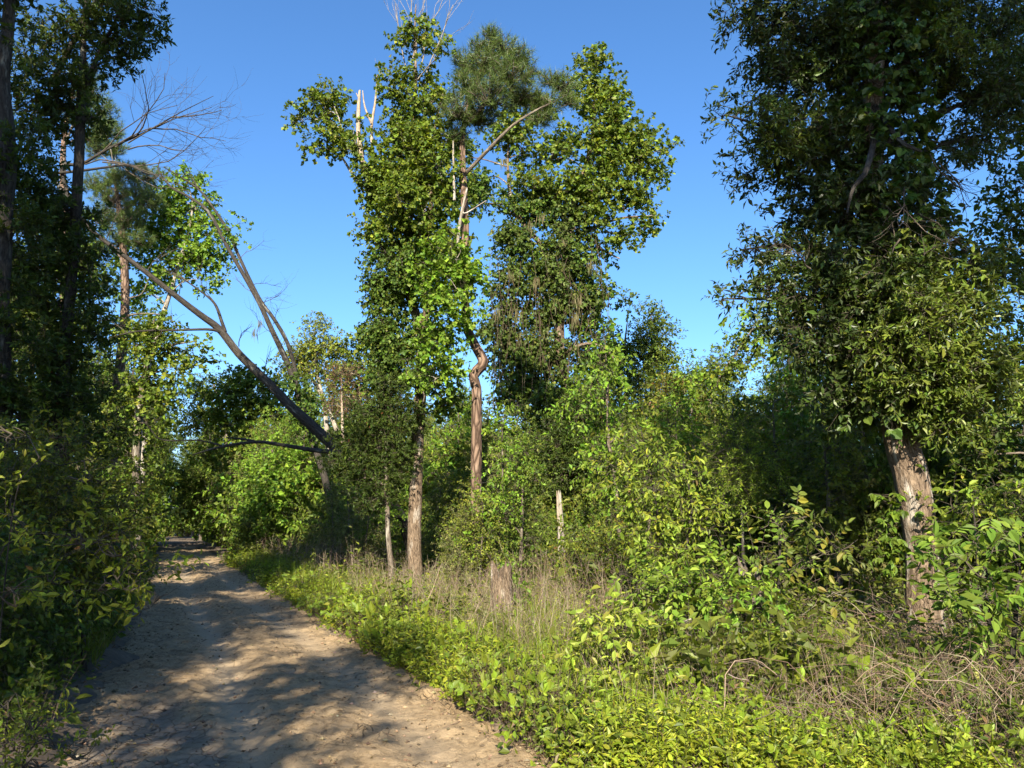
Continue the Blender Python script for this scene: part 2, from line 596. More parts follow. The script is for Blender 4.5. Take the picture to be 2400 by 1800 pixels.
def nearest_attach(path, c, slope=.55):
    """a point on a stem (k,4) from which a limb would rise to c"""
    h = np.hypot(path[:, 0] - c[0], path[:, 1] - c[1])
    want = c[2] - slope * h
    cost = np.abs(path[:, 2] - want) + .6 * np.linalg.norm(path[:, :3] - c, axis=1)
    cost[: max(1, int(len(path) * .08))] += 3
    i = int(np.argmin(cost))
    return path[i, :3], path[i, 3], i


def make_tree(name, label, cat, trunk, clumps, sp, seed, group=None, bark=None, sides=12, limbs=(), leaf_mat=None,
              lai=3.0, deep=.8, ridge=.05, extra_stems=(), sleeve=None, nseg=None, limb_bark=None, flare=.35):
    """trunk: px path; clumps: (px,py,rx,ry,Y[,lai factor[,kind]]); limbs: px paths of wood the photograph shows"""
    g = np.random.default_rng(seed)
    bark = bark or M_BARK
    limb_bark = limb_bark or bark
    tp = px_path(trunk)
    n = nseg or max(14, int(len(tp) * 5))
    tp = catmull(tp, n)
    root = empty(name, (tp[0, 0], tp[0, 1], 0), label, cat, group)
    mb = MB()
    wig = np.stack([fbm(np.linspace(0, 6, n), seed, 0, 3), fbm(np.linspace(0, 6, n), seed, 0, 4), np.zeros(n)], 1) * tp[:, 3:4] * .35
    tp[:, :3] += wig
    tube(mb, tp[:, :3], tp[:, 3], sides, ridge=ridge, seed=seed, flare=flare)
    mb.build('trunk', bark, root)
    stems = [tp]
    for es in extra_stems:
        e = catmull(px_path(es), max(8, len(es) * 4))
        m2 = MB()
        tube(m2, e[:, :3], e[:, 3], max(6, sides - 3), ridge=ridge, seed=seed + 1)
        m2.build('stem', bark, root)
        stems.append(e)
    for lb in limbs:
        e = catmull(px_path(lb), max(8, len(lb) * 4))
        m2 = MB()
        tube(m2, e[:, :3], e[:, 3], 7, seed=seed + 2)
        m2.build('limb', limb_bark, root)
        stems.append(e)
    allst = np.vstack(stems)
    mb = MB()
    for ci, cl in enumerate(clumps):
        px, py, rx, ry, Y = cl[:5]
        f = cl[5] if len(cl) > 5 else 1.0
        kind = cl[6] if len(cl) > 6 else sp
        s = mpp(px, py, Y)
        c = P(px, py, Y)
        r = np.array([rx * s, .5 * (rx + ry) * s * deep, ry * s])
        a, ar, _ = nearest_attach(allst, c)
        lm = MB()
        heart = c - np.array([0, 0, r[2] * .35])
        L = np.linalg.norm(heart - a)
        lr = min(ar * .55, .012 + .014 * L)
        mid = (a + heart) / 2 + np.array([0, 0, .12 * L]) + g.normal(size=3) * .06 * L
        e = catmull(np.array([a, mid, heart]), 9)
        tube(lm, e, np.linspace(max(lr, .012), max(.010, lr * .4), 9), 6, seed=seed + ci)
        clump(mb, lm, g, c, r, kind, lai * f * 1.75)
        lm.build('limb', limb_bark, root)
    if sleeve:
        ivy_sleeve(mb, g, allst if sleeve.get('all') else tp, sleeve)
    if mb.n:
        mb.build('crown', [leaf_mat or M_LEAF, M_TWIG], root)
    return root


def ivy_sleeve(mb, g, path, s, mat=0, twig=1):
    """climbing leaves round a stem between heights z0 and z1"""
    z = path[:, 2]
    ok = np.where((z >= s['z0']) & (z <= s['z1']))[0]
    if len(ok) < 2:
        return
    n = s['n']
    i = g.choice(ok[:-1], n)
    t = g.random((n, 1))
    j = np.minimum(i + 1, len(path) - 1)
    c = path[i, :3] * (1 - t) + path[j, :3] * t
    th = g.uniform(0, 2 * math.pi, n)
    rad = np.stack([np.cos(th), np.sin(th), np.zeros(n)], 1)
    lump = .55 + .75 * (vn3(np.cos(th) * 1.2, np.sin(th) * 1.2, c[:, 2] * .9, s.get('seed', 3)) + .5).clip(0, 2)
    rr = path[i, 3] + s['R'] * lump * g.random(n) ** .6
    st = c + rad * rr[:, None]
    d = rad * .6 + g.normal(size=(n, 3)) * .35 + np.array([0, 0, -.35])
    sprays(mb, g, st, d, rad, s['sp'], mat, twig)

# ================================================================== GROUND AND ROAD
RE = np.array([G(*p)[:2] for p in [(1300, 1800), (1060, 1640), (870, 1520), (680, 1410), (590, 1355), (540, 1325), (480, 1290), (415, 1270)]])
LE = np.array([G(*p)[:2] for p in [(170, 1800), (215, 1650), (270, 1560), (320, 1460), (350, 1380), (368, 1330), (380, 1290), (388, 1270)]])
RE = np.vstack([[18.5, -40], [2.75, 0.0], RE, [-52, 120], [-88, 200]])
LE = np.vstack([[14.6, -40], [-.75, 0.0], LE, [-54.5, 120], [-91, 200]])


def xr(y): return np.interp(y, RE[:, 1], RE[:, 0])
def xl(y): return np.interp(y, LE[:, 1], LE[:, 0])


def ground_z(x, y):
    x, y = np.asarray(x, float), np.asarray(y, float)
    w = fbm(x * 1.1, y * 1.1, 0, 21, 3) * .16
    d = np.maximum(xl(y) - x, x - xr(y)) + w           # distance outside the road edge
    off = .07 + .05 * fbm(x * .5, y * .5, 0, 11, 3) + .03 * fbm(x * 2.2, y * 2.2, 0, 12, 2)
    off = off + .10 * np.exp(-((d - .45) / .4) ** 2)    # low berm along the track
    t = np.clip((d + .30) / .45, 0, 1)
    t = t * t * (3 - 2 * t)
    return -.24 * (1 - t) + off * t


def gz1(x, y): return float(ground_z(np.array([x]), np.array([y]))[0])


def spaced(lo, hi, n, p=2.6):
    t = np.linspace(-1, 1, n)
    s = np.sign(t) * np.abs(t) ** p
    return np.where(s < 0, -s * lo, s * hi)


gx = spaced(-600, 600, 240)
gy = np.concatenate([spaced(-300, 0, 40)[:20], spaced(-1, 900, 400)[200:]])
GX, GY = np.meshgrid(gx, gy)
GZ = ground_z(GX, GY)
mb = MB()
nx, ny = len(gx), len(gy)
ii = (np.arange(ny - 1)[:, None] * nx + np.arange(nx - 1)[None]).ravel()
mb.add(np.stack([GX, GY, GZ], -1).reshape(-1, 3), np.stack([ii, ii + 1, ii + nx + 1, ii + nx], 1), 0, None, None, True)


def soil_material():
    m, n, l, out = newmat('woodland_soil')
    tc = n.new('ShaderNodeTexCoord')
    nz = n.new('ShaderNodeTexNoise'); nz.inputs['Scale'].default_value = 5; nz.inputs['Detail'].default_value = 8; nz.inputs['Roughness'].default_value = .7
    l.new(tc.outputs['Object'], nz.inputs['Vector'])
    cr = n.new('ShaderNodeValToRGB')
    e = cr.color_ramp.elements
    e[0].position, e[0].color = .3, (.04, .03, .02, 1)
    e[1].position, e[1].color = .72, (.19, .135, .083, 1)
    x = e.new(.5); x.color = (.09, .066, .042, 1)
    l.new(nz.outputs['Fac'], cr.inputs[0])
    pr = n.new('ShaderNodeBsdfPrincipled'); pr.inputs['Roughness'].default_value = .95
    l.new(cr.outputs[0], pr.inputs['Base Color'])
    bp = n.new('ShaderNodeBump'); bp.inputs['Distance'].default_value = .03; bp.inputs['Strength'].default_value = .7
    l.new(nz.outputs['Fac'], bp.inputs['Height']); l.new(bp.outputs[0], pr.inputs['Normal'])
    l.new(pr.outputs[0], out.inputs['Surface'])
    return m


tag(mb.build('ground', soil_material()), 'dark leaf-littered woodland soil beside the track', 'ground', kind='structure')


# ---- the dirt track: a fine sheet with wheel ruts, clods and washed hollows
def road_relief(s, y, x):
    """height and clay mask; s runs 0..1 from the left edge to the right"""
    w = xr(y) - xl(y)
    m = s * w
    lane = .25 * vn3(y * .12, 3.3, 0, 5)
    rut1 = np.exp(-((m - w * .33 - lane) / .20) ** 2)
    rut2 = np.exp(-((m - w * .72 - lane) / .22) ** 2)
    h = -.04 * rut1 - .035 * rut2
    mid = np.exp(-((m - w * .52 - lane) / .35) ** 2)
    h += .03 * mid
    rough = 1 - .75 * np.clip(rut1 + rut2, 0, 1)
    h += .014 * fbm(x * .8, y * .8, 0, 31, 3)
    # mud ridges thrown up by wheels
    rz = np.exp(-((y - 15.5) / 2.6) ** 2) + .6 * np.exp(-((y - 24) / 3.5) ** 2)
    rid = 1 - np.abs(vn3(x * 1.1 + y * .25, y * 1.7, 0, 41))
    h += rz * .07 * (rid ** 2 - .35) * (.35 + .65 * rough)
    fine = fbm(x * 6, y * 6, 0, 51, 4, .6)
    cl = np.clip(vn3(x * 13, y * 13, 0, 55) + .6 * vn3(x * 29, y * 29, 0, 56) - .45, 0, 1)
    h += rough * (.022 * fine + .028 * cl + .014 * np.clip(vn3(x * 4.2, y * 4.2, 0, 57) - .2, 0, 1)) + .004 * fine
    clay = np.clip(1.4 * np.exp(-(((m - .35) / .45) ** 2 + ((y - 6.3) / 1.5) ** 2)) + .9 * np.exp(-(((s - .30) / .09) ** 2 + ((y - 5.6) / .9) ** 2))
                   + .9 * np.exp(-(((s - .93) / .06) ** 2 + ((y - 12.2) / .9) ** 2)) + .8 * np.exp(-(((s - .62) / .06) ** 2 + ((y - 8.6) / .25) ** 2)), 0, 1)
    clay = np.clip((clay + .35 * fbm(x * 2, y * 2, 0, 61, 3) - .45) * 2.0, 0, 1)
    h = h * (1 - .5 * clay) - .05 * clay
    dust = np.clip(rut1 * .9 + rut2 * .6, 0, 1) * np.clip(.75 + .6 * vn3(x * .7, y * .5, 0, 66), 0, 1)
    return h + .03, clay, dust


def road_strip(ys, nc, ext=.38):
    s = np.linspace(0, 1, nc)
    Y = np.repeat(ys[:, None], nc, 1)
    a, b = xl(ys) - ext, xr(ys) + ext
    X = a[:, None] * (1 - s) + b[:, None] * s
    S = (X - xl(Y)) / (xr(Y) - xl(Y))
    h, clay, dust = road_relief(S, Y, X)
    e = np.maximum(xl(Y) - X, X - xr(Y))
    h = h - .10 * np.clip((e + .05) / .4, 0, 1)
    col = np.stack([clay, dust, np.zeros_like(clay)], -1)
    return np.stack([X, Y, h], -1), col


ys = [-8.0]
while ys[-1] < 115:
    y = ys[-1]
    ys.append(y + (.25 if y < 3.5 else max(.03, .0042 * y) if y < 34 else .0085 * y))
ys = np.array(ys)
mb = MB()
nc = 110
v, c = road_strip(ys, nc)
ii = (np.arange(len(ys) - 1)[:, None] * nc + np.arange(nc - 1)[None]).ravel()
mb.add(v.reshape(-1, 3), np.stack([ii, ii + 1, ii + nc + 1, ii + nc], 1), 0, c.reshape(-1, 3), None, True)
print('road quads', len(ii))


def road_material():
    m, n, l, out = newmat('dry_dirt_track')
    tc = n.new('ShaderNodeTexCoord')
    at = n.new('ShaderNodeAttribute'); at.attribute_name = 'tint'
    sep = n.new('ShaderNodeSeparateColor'); l.new(at.outputs['Color'], sep.inputs[0])

    def noise(sc, det=6, ro=.6):
        t = n.new('ShaderNodeTexNoise'); t.inputs['Scale'].default_value = sc; t.inputs['Detail'].default_value = det; t.inputs['Roughness'].default_value = ro
        l.new(tc.outputs['Object'], t.inputs['Vector'])
        return t

    def mix(f, a, b, mode='MIX'):
        x = n.new('ShaderNodeMix'); x.data_type = 'RGBA'; x.blend_type = mode
        for sock, val in ((x.inputs[0], f), (x.inputs[6], a), (x.inputs[7], b)):
            if isinstance(val, (tuple, float, int)):
                sock.default_value = (*val, 1) if isinstance(val, tuple) else val
            else:
                l.new(val, sock)
        return x.outputs[2]

    def rng(src, a, b, c=0.0, d=1.0):
        r = n.new('ShaderNodeMapRange'); l.new(src, r.inputs[0])
        for i, val in enumerate((a, b, c, d)): r.inputs[i + 1].default_value = val
        return r.outputs[0]

    n1, n2, n3 = noise(1.1, 5), noise(13, 8, .75), noise(55, 5, .75)
    base = mix(rng(n1.outputs['Fac'], .35, .68), (.225, .156, .082), (.30, .218, .12))
    base = mix(rng(n2.outputs['Fac'], .42, .66), base, (.34, .25, .148))
    base = mix(rng(n2.outputs['Fac'], .34, .48, .9, 0), base, (.13, .09, .054))
    base = mix(rng(n3.outputs['Fac'], .62, .76, 0, .5), base, (.35, .27, .18))
    base = mix(rng(n3.outputs['Fac'], .28, .40, .6, 0), base, (.11, .075, .045))
    base = mix(sep.outputs[1], base, mix(.8, base, (.37, .295, .20)))
    clay = mix(rng(n2.outputs['Fac'], .4, .65), (.20, .158, .112), (.25, .205, .152))
    base = mix(sep.outputs[0], base, clay)
    # drying cracks
    w = n.new('ShaderNodeMix'); w.data_type = 'VECTOR'; w.inputs[0].default_value = .10
    l.new(tc.outputs['Object'], w.inputs[4]); l.new(noise(5, 4).outputs['Color'], w.inputs[5])
    vo = n.new('ShaderNodeTexVoronoi'); vo.feature = 'DISTANCE_TO_EDGE'; vo.inputs['Scale'].default_value = 9.5
    l.new(w.outputs[1], vo.inputs['Vector'])
    crack = rng(vo.outputs['Distance'], 0.0, .045, 1, 0)
    gate = rng(noise(1.3, 3).outputs['Fac'], .52, .66)
    gm = n.new('ShaderNodeMath'); gm.operation = 'MAXIMUM'; l.new(gate, gm.inputs[0]); l.new(sep.outputs[0], gm.inputs[1])
    cm = n.new('ShaderNodeMath'); cm.operation = 'MULTIPLY'; l.new(crack, cm.inputs[0]); l.new(gm.outputs[0], cm.inputs[1])
    base = mix(rng(cm.outputs[0], 0, 1, 0, .75), base, (.08, .056, .035))
    pr = n.new('ShaderNodeBsdfPrincipled'); pr.inputs['Roughness'].default_value = .93; pr.inputs['Specular IOR Level'].default_value = .2
    l.new(base, pr.inputs['Base Color'])
    hs = n.new('ShaderNodeMath'); hs.operation = 'MULTIPLY_ADD'; hs.inputs[1].default_value = .5
    l.new(n3.outputs['Fac'], hs.inputs[0]); l.new(n2.outputs['Fac'], hs.inputs[2])
    hc = n.new('ShaderNodeMath'); hc.operation = 'SUBTRACT'; l.new(hs.outputs[0], hc.inputs[0]); l.new(cm.outputs[0], hc.inputs[1])
    bp = n.new('ShaderNodeBump'); bp.inputs['Strength'].default_value = .8; bp.inputs['Distance'].default_value = .03
    l.new(hc.outputs[0], bp.inputs['Height']); l.new(bp.outputs[0], pr.inputs['Normal'])
    l.new(pr.outputs[0], out.inputs['Surface'])
    return m


M_ROAD = road_material()
tag(mb.build('dirt_road', M_ROAD), 'rutted tan dirt track curving away between the trees', 'road', kind='structure')


def road_z(x, y):
    x, y = np.asarray(x, float), np.asarray(y, float)
    s = (x - xl(y)) / (xr(y) - xl(y))
    return road_relief(s, y, x)[0]


# ---- loose clods and stones lying on the track
g = np.random.default_rng(77)
n = 9000
y = 4.5 + 26 * g.random(n) ** 1.7
sd = g.random(n)
sd = np.where(g.random(n) < .5, sd, np.where(g.random(n) < .5, .06 * g.normal(size=n) + .05, .07 * g.normal(size=n) + .95))
x = xl(y) + sd * (xr(y) - xl(y))
r = .003 + .017 * g.random(n) ** 4
z = road_z(x, y) + r * .35
oc = np.array([[1, 0, 0], [-1, 0, 0], [0, 1, 0], [0, -1, 0], [0, 0, 1], [0, 0, -1]], float)
of = np.array([[0, 2, 4], [2, 1, 4], [1, 3, 4], [3, 0, 4], [2, 0, 5], [1, 2, 5], [3, 1, 5], [0, 3, 5]])
vv = oc[None] * r[:, None, None] * g.uniform(.55, 1.5, (n, 6, 1)) * np.array([1.15, 1.15, .75])
a = g.uniform(0, 6.28, n)
ca, sa = np.cos(a)[:, None], np.sin(a)[:, None]
vv = np.stack([vv[..., 0] * ca - vv[..., 1] * sa, vv[..., 0] * sa + vv[..., 1] * ca, vv[..., 2]], -1)
vv = vv + np.stack([x, y, z], 1)[:, None]
mb = MB()
cc = palette(g, n, [(4, (.21, .15, .09)), (2, (.16, .112, .066)), (.4, (.26, .21, .15)), (1.6, (.09, .065, .04))])
mb.add(vv.reshape(-1, 3), (np.arange(n)[:, None, None] * 6 + of[None]).reshape(-1, 3), 0, np.repeat(cc, 6, 0))
M_CLOD = tint_material('dirt_clod', .95)
tag(mb.build('gravel', M_CLOD), 'loose clods and grit scattered over the dirt track', 'gravel', kind='stuff')


# ================================================================== FAR WOODLAND AND UNDERGROWTH (countless: stuff)
PROTO = bpy.data.collections.new('woodland_kinds')
PROTO_B = bpy.data.collections.new('undergrowth_kinds')


def local_tree(name, g, H, base, wid, sp, lai, bark, coll, nclump=14, lean=0.0):
    mb = MB()
    k = 12
    t = np.linspace(0, 1, k)
    p = np.stack([lean * H * t ** 1.4 + .02 * H * fbm(t * 3, g.random() * 50, 0, 1), .02 * H * fbm(t * 3, g.random() * 50, 0, 2), -.1 + t * H * .93], 1)
    rd = .012 * H * (1 - t) ** .8 + .012
    tube(mb, p, rd, 8, 1, flare=.3)
    path = np.c_[p, rd]
    for i in range(nclump):
        u = (i + g.random()) / nclump
        z = H * (base + (1 - base) * u)
        f = math.sin(math.pi * min(1, .22 + .78 * u ** .9)) ** .7
        a = g.uniform(0, 6.28)
        rr = wid * f * g.uniform(.25, .8)
        cx = np.interp(z, p[:, 2], p[:, 0])
        c = np.array([cx + math.cos(a) * rr, math.sin(a) * rr, z])
        r = np.array([1, 1, .8]) * wid * (.28 + .24 * f) * g.uniform(.8, 1.25)
        at, ar, _ = nearest_attach(path, c)
        e = catmull(np.array([at, (at + c) / 2 + [0, 0, .1 * rr], c]), 6)
        tube(mb, e, np.linspace(max(.014, ar * .45), .010, 6), 5, 1)
        tw = MB()
        clump(mb, tw, g, c, r, sp, lai)
        for vv, (ff, _, s2), al in zip(tw.v, tw.f, tw.a):
            mb.add(vv, ff - 0, 1, None, al, s2) if len(tw.v) == 1 else None
    o = mb.build(name, [M_LEAF, M_BARK])
    COL.objects.unlink(o)
    coll.objects.link(o)
    return o


def local_bush(name, g, H, wid, sp, lai, n=7):
    mb = MB()
    for i in range(n):
        a = g.uniform(0, 6.28)
        rr = wid * math.sqrt(g.random()) * .7
        z = H * g.uniform(.18, .8)
        c = np.array([math.cos(a) * rr * (1.1 - z / H * .5), math.sin(a) * rr * (1.1 - z / H * .5), z])
        r = np.array([.42, .42, .36]) * wid * g.uniform(.7, 1.2)
        e = catmull(np.array([[c[0] * .2, c[1] * .2, -.1], c * [.6, .6, .55], c]), 6)
        tube(mb, e, np.linspace(.025, .008, 6), 5, 1)
        tw = MB()
        clump(mb, tw, g, c, r, sp, lai)
    o = mb.build(name, [M_LEAF, M_TWIG])
    COL.objects.unlink(o)
    PROTO_B.objects.link(o)
    return o


g = np.random.default_rng(5)
FAR = dict(UNDER, L=.17, w=.62, k=7, sl=.5, tw=.008)
FAR_B = dict(FAR, pal=[(4, (.05, .105, .02)), (3, (.075, .135, .025)), (1, (.035, .07, .018))])
FAR_Y = dict(FAR, pal=YELLOWISH['pal'])
for i, (H, b, w, sp) in enumerate([(13, .22, 2.6, FAR), (15, .3, 2.4, FAR_B), (11, .15, 2.5, FAR_Y), (16, .35, 3.0, FAR), (12, .2, 2.2, dict(FAR, pal=SILVER['pal'])), (9, .12, 2.2, FAR_B)]):
    local_tree('a%d_woodland_tree' % i, g, H, b, w, sp, 2.3, M_BARK, PROTO, 13, .03 * (i % 3 - 1))
local_tree('a6_woodland_tree', g, 25, .67, 3.8, dict(FAR, L=.28), 3.6, M_BARK, PROTO, 14, 0)  # for the unseen side: high crown shaped to cast shade forward
local_tree('a7_woodland_tree', g, 25, .64, 2.0, dict(FAR, L=.28), 3.6, M_BARK, PROTO, 12, 0)  # narrow crown, shaped only for the shadow it would cast
local_tree('a8_woodland_tree', g, 18.8, .77, 2.7, dict(FAR, L=.26), 3.6, M_BARK, PROTO, 12, 0)  # unseen tree; shallow crown shaped to shade the big oak's upper part
BUSHSP = [dict(UNDER, L=.11), dict(UNDER, L=.12, pal=GUM['pal'], w=.6), dict(YELLOWISH, L=.11), dict(UNDER, L=.10, pal=OAK['pal']), dict(UNDER, L=.11, pal=IVY_OLIVE['pal']), dict(UNDER, L=.13, pal=GUM_BRIGHT['pal'], w=.6)]
for i, sp in enumerate(BUSHSP):
    local_bush('b%d_bush' % i, g, 2.3, 1.25, sp, 2.3, 9)


def local_sapling(name, g, H, wid, sp, lai, base=.12, n=9):
    o = local_tree(name, g, H, base, wid, sp, lai, M_BARK, PROTO_B, n, g.uniform(-.06, .06))
    return o


SAPSP = [dict(UNDER, L=.10, k=9, sl=.4), dict(YELLOWISH, L=.10, k=9, sl=.42), dict(UNDER, L=.13, w=.55, k=7, sl=.36, pal=GUM_BRIGHT['pal']), dict(SILVER, L=.10, k=9, sl=.4)]
for i, sp in enumerate(SAPSP):
    local_sapling('b%d_young_tree' % (6 + i), g, [5.2, 4.4, 6.0, 5.0][i], [1.0, .85, 1.15, 1.05][i], sp, 2.0, .1, 11)


def scatter(name, pts, rot, scl, idx, coll, label, cat):
    me = bpy.data.meshes.new(name)
    me.from_pydata([tuple(map(float, p)) for p in pts], [], [])
    a = me.attributes.new('rot', 'FLOAT_VECTOR', 'POINT'); a.data.foreach_set('vector', np.asarray(rot, np.float32).ravel())
    a = me.attributes.new('scl', 'FLOAT_VECTOR', 'POINT'); a.data.foreach_set('vector', np.asarray(scl, np.float32).ravel())
    a = me.attributes.new('idx', 'INT', 'POINT'); a.data.foreach_set('value', np.asarray(idx, np.int32))
    o = bpy.data.objects.new(name, me)
    COL.objects.link(o)
    tag(o, label, cat, kind='stuff')
    ng = bpy.data.node_groups.new(name + '_scatter', 'GeometryNodeTree')
    ng.interface.new_socket('Geometry', in_out='INPUT', socket_type='NodeSocketGeometry')
    ng.interface.new_socket('Geometry', in_out='OUTPUT', socket_type='NodeSocketGeometry')
    N, L = ng.nodes, ng.links
    gi, go = N.new('NodeGroupInput'), N.new('NodeGroupOutput')
    ip = N.new('GeometryNodeInstanceOnPoints')
    ci = N.new('GeometryNodeCollectionInfo')
    ci.inputs['Collection'].default_value = coll
    ci.inputs['Separate Children'].default_value = True
    ci.inputs['Reset Children'].default_value = True

    def attr(nm, ty):
        q = N.new('GeometryNodeInputNamedAttribute'); q.data_type = ty; q.inputs['Name'].default_value = nm
        return q.outputs['Attribute']

    L.new(gi.outputs[0], ip.inputs['Points'])
    L.new(ci.outputs[0], ip.inputs['Instance'])
    ip.inputs['Pick Instance'].default_value = True
    L.new(attr('idx', 'INT'), ip.inputs['Instance Index'])
    L.new(attr('rot', 'FLOAT_VECTOR'), ip.inputs['Rotation'])
    L.new(attr('scl', 'FLOAT_VECTOR'), ip.inputs['Scale'])
    L.new(ip.outputs[0], go.inputs[0])
    o.modifiers.new('scatter', 'NODES').node_group = ng
    return o


# the wood: far belt ahead, both flanks, and unseen trees behind the camera placed for their shade
g = np.random.default_rng(8)
T = []


def wood(n, x0, x1, y0, y1, s0, s1, keep=None, kinds=(0, 1, 2, 3, 4, 5)):
    for _ in range(n):
        x, y = g.uniform(x0, x1), g.uniform(y0, y1)
        if -1.8 < x - xl(y) and x - xr(y) < 1.8:
            continue
        if keep and not keep(x, y):
            continue
        T.append((x, y, 0, g.uniform(0, 6.28), g.uniform(s0, s1), int(g.choice(kinds))))


wood(46, -16, 14, 44, 66, .50, .72, kinds=(0, 1, 2, 4, 5))
wood(60, -45, 30, 62, 100, .75, 1.0)
wood(30, -75, -30, 95, 150, .8, 1.1)
for xx, yy in [(-47, 104), (-50, 108), (-44, 106), (-53, 112), (-48, 116)]:
    T.append((xx, yy, 0, xx, .62, 5))
wood(26, 14, 42, 18, 60, .65, .95)
wood(26, -36, -17, 22, 62, .75, 1.05, keep=lambda x, y: x < xl(y) - 2.0)
for t in [(-6.6, -9, 0, 1.0, 1.0, 3), (-11, -5, 0, 2.2, 1.0, 1), (-14.5, -11, 0, 3.0, 1.15, 3), (-8.6, -3.0, 0, .4, .85, 0), (-12.5, 1.0, 0, 2.4, .85, 2), (-15, 5, 0, 1.4, .95, 1),
          (4.7, -4.6, 0, 2.6, 1.0, 8), (8.6, -4.4, 0, 1.1, 1.0, 8), (-9.0, -6.5, 0, 3.6, .95, 6), (-2.5, -4.2, 0, 1.2, .68, 0), (9.6, -5.5, 0, .2, 1.02, 6), (13.6, -4.2, 0, .9, 1.0, 6), (-6.2, -4.0, 0, 1.9, .8, 1)]:
    T.append(t)
for px, yy, ss, kk in [(520, 60, .62, 2), (470, 75, .75, 1), (560, 56, .6, 5), (440, 88, .85, 0), (500, 82, .8, 2), (420, 110, .95, 1), (355, 60, .8, 1), (340, 72, .9, 3), (365, 90, .9, 0), (376, 120, 1.0, 2), (400, 132, 1.0, 1), (330, 50, .75, 2), (620, 52, .6, 0), (660, 58, .66, 1)]:
    T.append((P(px, 1230, yy)[0], yy, 0, px * 1.3, ss, kk))
for xx, yy, ss, kk in [(-30, 84, .62, 5), (-38, 92, .7, 2), (-35, 97, .62, 1), (-43, 98, .7, 0), (-46, 95, .6, 4), (-33, 72, .55, 5), (-27, 66, .55, 2), (-38, 80, .7, 1), (-42, 86, .7, 3)]:
    if xx > xr(yy) + 1.5 or xx < xl(yy) - 1.5: T.append((xx, yy, 0, xx * 1.7, ss, kk))
def clear_road(x, y, r):
    l, rr = float(xl(y)), float(xr(y))
    if l - r < x < rr + r:
        x = l - r if x < (l + rr) / 2 else rr + r
    return x


T = [(clear_road(t[0], t[1], 1.6 * t[4] + .4), *t[1:]) if t[1] > 6 else t for t in T]
T = np.array(T)
scatter('woodland', T[:, :3], np.c_[np.zeros((len(T), 2)), T[:, 3]], np.repeat(T[:, 4:5], 3, 1), T[:, 5], PROTO,
        'mixed green woodland standing beyond and around the clearing', 'woodland')

# undergrowth: bushes knitted into one mass under the trees
B = []


def under(n, x0, x1, y0, y1, s0, s1, keep=None, kinds=(0, 1, 2, 3, 4, 5)):
    for _ in range(n):
        x, y = g.uniform(x0, x1), g.uniform(y0, y1)
        if keep and not keep(x, y):
            continue
        s = g.uniform(s0, s1)
        B.append((x, y, gz1(x, y) - .05, g.uniform(0, 6.28), s, s * g.uniform(.8, 1.35), int(g.choice(kinds))))


B += [(x, 101 + (x % 3), 0, x, 2.2, 1.7, abs(int(x)) % 6) for x in range(-54, -36, 2)]
for px, yy, ss in [(1075, 27, .9), (1150, 25.5, 1.2), (1190, 23.5, 1.2), (1225, 24.5, 1.0), (1205, 21, .9), (1180, 21.5, .8), (1110, 22, .55), (1465, 23, 1.2), (1500, 20.5, 1.2), (1450, 19.5, .8), (1050, 30.5, 1.5), (1010, 33, 1.9), (850, 31, 1.5), (820, 29, 1.1), (770, 33, 1.4), (940, 33, 1.9), (885, 30.5, .9), (1035, 22.5, .4), (1060, 20.5, .5), (1000, 27.5, .9),
                   (1550, 24, 1.5), (1600, 22, 1.3), (1660, 25, 1.6), (1700, 21, 1.3), (1760, 24, 1.6), (1820, 22, 1.5), (1580, 30, 1.8), (1680, 31, 1.8), (1480, 29, 2.0), (1780, 30, 2.0), (1180, 31, 2.1), (1250, 29, 2.4), (1080, 34, 2.1),
                   (700, 36, 1.8), (640, 38, 1.9), (580, 42, 2.0), (540, 46, 2.2), (610, 33, 1.0), (660, 34, 1.3), (740, 37, 1.9), (510, 52, 2.2), (480, 58, 2.4), (460, 66, 2.6), (440, 72, 2.6), (425, 80, 2.6),
                   (60, 9.5, .9), (150, 10, .95), (230, 10.5, .9), (300, 12.5, .8), (20, 7.2, .6), (110, 7.8, .6), (190, 8.8, .6), (255, 10.2, .6), (-40, 6.2, .55), (330, 15.5, .7), (345, 18, .8), (355, 22, 1.0), (360, 26, 1.3), (365, 31, 1.5), (372, 38, 1.8), (376, 46, 2.0), (378, 55, 2.2)]:
    xx = P(px, 1230, yy)[0]
    B.append((xx, yy, -.05, px * .7, ss, ss * 1.15, [5, 2, 0, 1][(px // 10 + int(yy)) % 4] if px > 400 else ([2, 5, 1][int(yy) % 3] if yy > 17 else 3)))
gs = np.random.default_rng(44)
